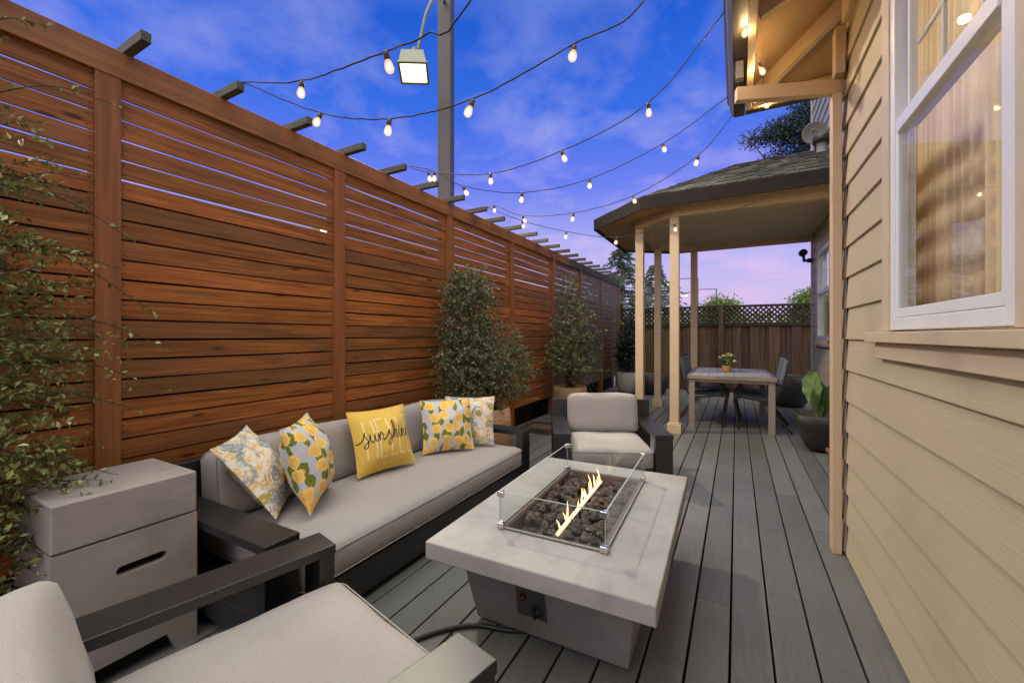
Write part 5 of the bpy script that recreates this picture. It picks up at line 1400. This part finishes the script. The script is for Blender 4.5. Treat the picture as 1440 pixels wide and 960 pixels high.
def string_light(label, A, B, bulbs, extra=()):
    t = thing('string_light', label, 'string lights', A, 0, 'bulb strings hung across the deck')
    pts = [Vector(A)]
    tops = []
    for bb in bulbs:
        c = on_plane(bb[0], bb[1], A, B) if len(bb) == 2 else Vector((0, 0, CZ)) + ray(bb[0], bb[1]) * bb[2]; q = c + Vector((0, 0, 0.037)); tops.append(q)
        if not proto_b:
            b = obj('bulb', glass_bulb(), M['bulb'], t); s = obj('socket', socket_bm(), M['socket'], b); obj('filament', filament_bm(), M['filament'], b); proto_b.append(b)
        else: b = copy_tree(proto_b[0], t)
        b.location = q - Vector((0, 0, 0.004)) - Vector(A)
        b.rotation_euler = (random.uniform(-0.4, 0.4), random.uniform(-0.4, 0.4), 0)
    mid = [on_plane(px, py, A, B) for px, py in extra]
    allp = sorted(tops + mid, key=lambda q: (q - Vector(A)).to_2d().length)
    pts += [q + Vector((0, 0, 0.018)) if q in tops else q for q in allp] + [Vector(B)]
    sp = spline(pts, 10); sp = [q + rv(random) * 0.0012 for q in sp]
    bm = BM(); tube(bm, sp, 0.0032, 6); obj('cable', bm, M['cable'], t, world=True)
    return t
SA, SBp, SCp = (-2.298, 1.24, 2.565), (-2.298, 2.455, 2.565), (-2.298, 3.67, 2.565)
string_light('bulb string from second rafter rising out of frame past floodlight', SA, (-0.05, 1.0, 2.93), [(424, 131), (544, 93)], [(600, 48), (660, 2)])
string_light('bulb string from second rafter sagging to the upper gutter', SA, (-0.05, 1.60, 2.93), [(449, 174), (547, 184), (663, 158), (807, 82)], [(905, 2)])
string_light('bulb string from fifth rafter up to the house gutter', SBp, (-0.055, 2.45, 2.93), [(603, 252), (690, 255), (791, 224), (912, 158)])
string_light('bulb string from fifth rafter to gutter near eave corner', SBp, (-0.055, 3.32, 2.92), [(611, 251), (653, 272), (734, 281), (829, 262), (933, 212)])
string_light('bulb string from eighth rafter to the eave corner', SCp, (0.0, 3.50, 2.90), [(695, 296), (736, 311), (806, 308), (891, 284), (981, 229)])
string_light('lowest bulb string dipping across the porch columns', SCp, (0.96, 5.15, 2.80), [(735, 318), (796, 333), (867, 341), (949, 323)], [(1030, 297), (1100, 266)])
string_light('short bulb string hanging under the house eave', (0.03, 1.2, 2.90), (0.20, 3.2, 2.86), [(1048, 47, 2.2), (1069, 102, 2.5), (1077, 148, 2.9)])

for (px_, py_, d_) in ((1048, 47, 2.2), (1069, 102, 2.5), (1077, 148, 2.9)):
    el = bpy.data.lights.new('bulb_light', 'POINT'); eo = bpy.data.objects.new('bulb_light', el); C.objects.link(eo)
    eo.location = Vector((0, 0, CZ)) + ray(px_, py_) * d_ - Vector((0, 0, 0.0)); el.energy = 4.0; el.color = (1.0, 0.66, 0.28); el.shadow_soft_size = 0.02
# ------------------------------------------------------------------ beyond the fence: pole, floodlight, trees, lamps
t = thing('light_pole', 'tall square bronze pole rising behind the fence', 'pole', (-3.72, 4.83, -0.6))
bm = BM(); box(bm, -0.098, 0.098, -0.098, 0.098, 0, 9.6); obj('shaft', bm, M['pole'], t, bevel=0.012)
bm = BM(); box(bm, -0.2, 0.2, -0.2, 0.2, 0, 0.06); obj('base_plate', bm, M['pole'], t, bevel=0.01)
t.rotation_euler = (0, 0, R(20))
FL = Vector((-3.62, 4.03, 4.66))
t = thing('floodlight', 'lit square floodlight hanging from a curved arm before pole', 'floodlight', FL)
aim = Vector((0.20, -0.19, -0.96)).normalized()
ax_ = Vector((0.80, 0.60, 0.14)); ax_ = (ax_ - aim * ax_.dot(aim)).normalized()
q = Matrix((ax_, (-aim).cross(ax_), -aim)).transposed()
def tf(bm, m): bmesh.ops.transform(bm, matrix=m.to_4x4(), verts=bm.verts)
bm = BM(); hexa(bm, [(-.17, -.15, -.10), (.17, -.15, -.10), (.17, .15, -.10), (-.17, .15, -.10), (-.14, -.12, .13), (.14, -.12, .13), (.14, .12, .13), (-.14, .12, .13)])
box(bm, -.185, .185, -.165, -.135, -.13, -.101); box(bm, -.185, .185, .135, .165, -.13, -.101); box(bm, -.185, -.155, -.134, .134, -.13, -.101); box(bm, .155, .185, -.134, .134, -.13, -.101)
tf(bm, q); obj('housing', bm, M['lampbox'], t, bevel=0.008)
bm = BM(); box(bm, -.153, .153, -.133, .133, -.118, -.105); tf(bm, q); obj('lens', bm, M['lamp_on'], t)
bm = BM(); tube(bm, spline([(0.02, 0.01, 0.10), (0.08, 0.045, 0.36), (0.15, 0.085, 0.70), (0.20, 0.25, 1.05), (0.08, 0.55, 1.30), (-0.08, 0.72, 1.34)], 8), 0.021, 10); obj('arm', bm, M['lampbox'], t)
bm = BM(); box(bm, -0.015, 0.055, -0.03, 0.03, 0.05, 0.22); obj('bracket', bm, M['lampbox'], t, bevel=0.006)
ad = bpy.data.lights.new('flood_beam', 'SPOT'); ao = bpy.data.objects.new('flood_beam', ad); C.objects.link(ao)
ao.location = FL + aim * 0.16; ao.rotation_euler = Vector((0.62, -0.30, -0.72)).to_track_quat('-Z', 'Y').to_euler()
ad.energy = 700; ad.color = (1.0, 0.88, 0.66); ad.spot_size = R(130); ad.spot_blend = 0.6; ad.shadow_soft_size = 0.14
# far wall lamp glimpsed through the slats
t = thing('wall_lamp', 'small bright lamp glimpsed through the fence slats', 'lamp', (-7.4, 5.62, 3.32))
bm = BM(); box(bm, -.22, .0, -.15, .15, -.05, .16); obj('housing', bm, M['lampbox'], t, bevel=0.01)
bm = BM(); box(bm, 0.001, 0.03, -.13, .13, -.04, .13); obj('lens', bm, M['lamp_on'], t)
bm = BM(); tube(bm, [(-.11, 0, -.05), (-.11, 0, -3.9)], 0.05, 8); obj('post', bm, M['pole'], t)

def tree(name, label, cat, base, height, trunk_r, blobs, n, lsize, mat, seed, group=None, limbs=14):
    r = random.Random(seed); t = thing(name, label, cat, base, 0, group); b = Vector(base)
    bm = BM(); top = b + Vector((0, 0, height * 0.8)); tube(bm, spline([b, b.lerp(top, 0.5) + Vector((r.uniform(-.1, .1), r.uniform(-.1, .1), 0)), top], 6), [trunk_r * (1 - 0.05 * i) for i in range(13)], 8)
    for k in range(limbs):
        e, c = inside(blobs, r); s = b.lerp(top, r.uniform(0.35, 0.95)); tube(bm, spline([s, (s + e) / 2 + Vector((0, 0, 0.15)), e], 4), [trunk_r * x for x in (.35, .32, .28, .24, .2, .16, .12, .08, .05)], 5)
    obj('trunk', bm, M['bark'], t, world=True)
    bm = BM()
    for k in range(n):
        p, c = inside(blobs, r); dd = (p - c).normalized() * 0.6 + rv(r) * 0.5
        for j in range(7):
            q = p + rv(r) * lsize * 1.3; leaf(bm, q, dd + rv(r) * 0.8, rv(r) + Vector((0, 0, 1)), lsize * r.uniform(.7, 1.3), lsize * 0.6)
    obj('crown', bm, mat, t, world=True); return t
def at(px, py, d): return Vector((0, 0, CZ)) + ray(px, py) * d
GT = 'trees beyond the back fence'
c = at(1012, 434, 16); tree('broadleaf_tree', 'bright green tree showing over middle of back fence', 'tree', (c.x, c.y, -0.6), c.z + 0.9, 0.09, [(c + Vector((0, 0, -0.22)), (0.75, 0.7, 0.55), 1.3), (c + Vector((-0.9, 0, -0.9)), (0.8, 0.8, 0.5), 0.6), (c + Vector((0.9, 0.3, -0.9)), (0.9, 0.8, 0.5), 0.6), (c + Vector((2.1, 0.8, -1.0)), (1.2, 0.8, 0.45), .6)], 1900, 0.10, M['leaf_tree'], 41, GT)
c = at(1137, 424, 15); tree('broadleaf_tree', 'deep green tree over back fence beside the house corner', 'tree', (c.x + .3, c.y, -0.6), c.z + 1.2, 0.09, [(c + Vector((0.2, 0, -0.2)), (0.7, 0.7, 0.62), 1.0), (c + Vector((0.0, 0.3, -0.8)), (0.8, 0.8, 0.5), .5)], 1500, 0.10, M['leaf_tree'], 42, GT)
c = at(1105, 185, 19); tree('oak_tree', 'dark tall tree behind the porch roof and upper wall', 'tree', (c.x + 2.6, c.y, -0.6), c.z + 1.5, 0.3, [(c + Vector((0.9, 0, -0.1)), (1.1, 1.2, 1.0), 1.2), (c + Vector((-0.25, 0, 0.0)), (0.75, 0.8, 0.55), .55), (c + Vector((1.2, 0, 1.2)), (1.2, 1.0, 0.7), .8), (c + Vector((0.0, 0.3, -1.3)), (1.1, 1.0, 0.7), .6), (c + Vector((-1.3, 0, -0.1)), (0.5, 0.5, 0.28), .12)], 1500, 0.115, M['leaf_oak'], 43, GT, 12)
# conifer with drooping boughs
def conifer(label, base, H, spread, seed):
    r = random.Random(seed); t = thing('conifer', label, 'tree', base, 0, GT); b = Vector(base)
    bm = BM(); tube(bm, [b, b + Vector((0, 0, H * 0.5)), b + Vector((0, 0, H))], [0.17, 0.10, 0.02], 8); obj('trunk', bm, M['bark'], t, world=True)
    bm = BM(); z = H * 0.12
    while z < H * 0.985:
        f = 1 - z / H; ln = spread * (f ** 0.85) * r.uniform(0.75, 1.1) + 0.18
        for k in range(6 if f > 0.25 else 5):
            a = r.uniform(0, 2 * math.pi); d = Vector((math.cos(a), math.sin(a), 0)); L_ = ln * r.uniform(0.65, 1.1); pts = []
            for i in range(9):
                q = i / 8; pts.append(b + Vector((0, 0, z)) + d * L_ * q + Vector((0, 0, L_ * (0.24 * q - 0.52 * q * q))))
            tube(bm, pts, [0.014 * (1 - 0.8 * i / 8) for i in range(9)], 4, cap=False)
            for i in range(int(34 + 46 * f)):
                q = r.uniform(0.12, 1.0) * 7.99; i0_ = int(q); p = pts[i0_].lerp(pts[i0_ + 1], q - i0_); s = d.cross(Vector((0, 0, 1))) * r.choice((-1, 1))
                leaf(bm, p, s * r.uniform(.2, 1.0) + d * 0.7 + Vector((0, 0, r.uniform(-0.75, 0.1))), rv(r), r.uniform(0.14, 0.30), 0.05)
        z += H * 0.026 * r.uniform(0.7, 1.3)
    obj('crown', bm, M['needle'], t, world=True)
c = at(874, 345, 21); conifer('tall drooping conifer beyond the far fence corner', (c.x, c.y, -0.6), c.z + 0.6, 4.3, 51)
c = at(912, 372, 24); conifer('conifer half hidden behind the porch columns', (c.x + 0.4, c.y, -0.6), c.z + 0.6, 4.3, 52)
# hedge of greenery right behind the lattice
r = random.Random(61); bm = BM()
for k in range(3600):
    x = r.uniform(-3.2, 3.4); z = r.uniform(0.6, 1.62) + 0.12 * math.sin(x * 3.1); y = 11.0 + r.uniform(-0.25, 0.5)
    if noise.noise(Vector((x * 1.6, 3, z * 2))) < -0.18: continue
    leaf(bm, Vector((x, y, z)), rv(r), rv(r) + Vector((0, -1, 1)), 0.11, 0.075)
tag(obj('hedge_foliage', bm, M['leaf_tree']), 'green foliage growing behind the lattice of back fence', 'foliage', kind='stuff')
# lamps of a car park far away
GL = 'car park lamps beyond the trees'
for (px, py, d, side, lb) in ((937, 399, 34, 1, 'higher lit car park lamp between porch columns'), (963, 414, 34, 1, 'lower lit car park lamp left of the fourth column')):
    c = at(px, py, d); t = thing('street_lamp', lb, 'street lamp', (c.x, c.y, -0.6), 0, GL); zz = c.z + 0.6
    bm = BM(); lathe(bm, [(0, 0.09), (0.16, 0.07), (0.30, -0.02), (0.28, -0.05), (0, -0.04)], (0, 0, zz), 16); obj('head', bm, M['lampbox'], t)
    bm = BM(); lathe(bm, [(0.24, -0.055), (0.18, -0.13), (0, -0.15)], (0, 0, zz), 16); obj('lens', bm, M['far_lamp'], t)
    e = Vector((CYs, SYs, 0)) * 2.6
    bm = BM(); tube(bm, [(0, 0, zz + 0.1), (e.x * .5, e.y * .5, zz + 0.42), (e.x, e.y, zz + 0.45)], 0.03, 8); obj('arm', bm, M['pole'], t)
    bm = BM(); tube(bm, [(e.x, e.y, zz + 0.5), (e.x, e.y, 0)], 0.05, 8); obj('pole', bm, M['pole'], t)
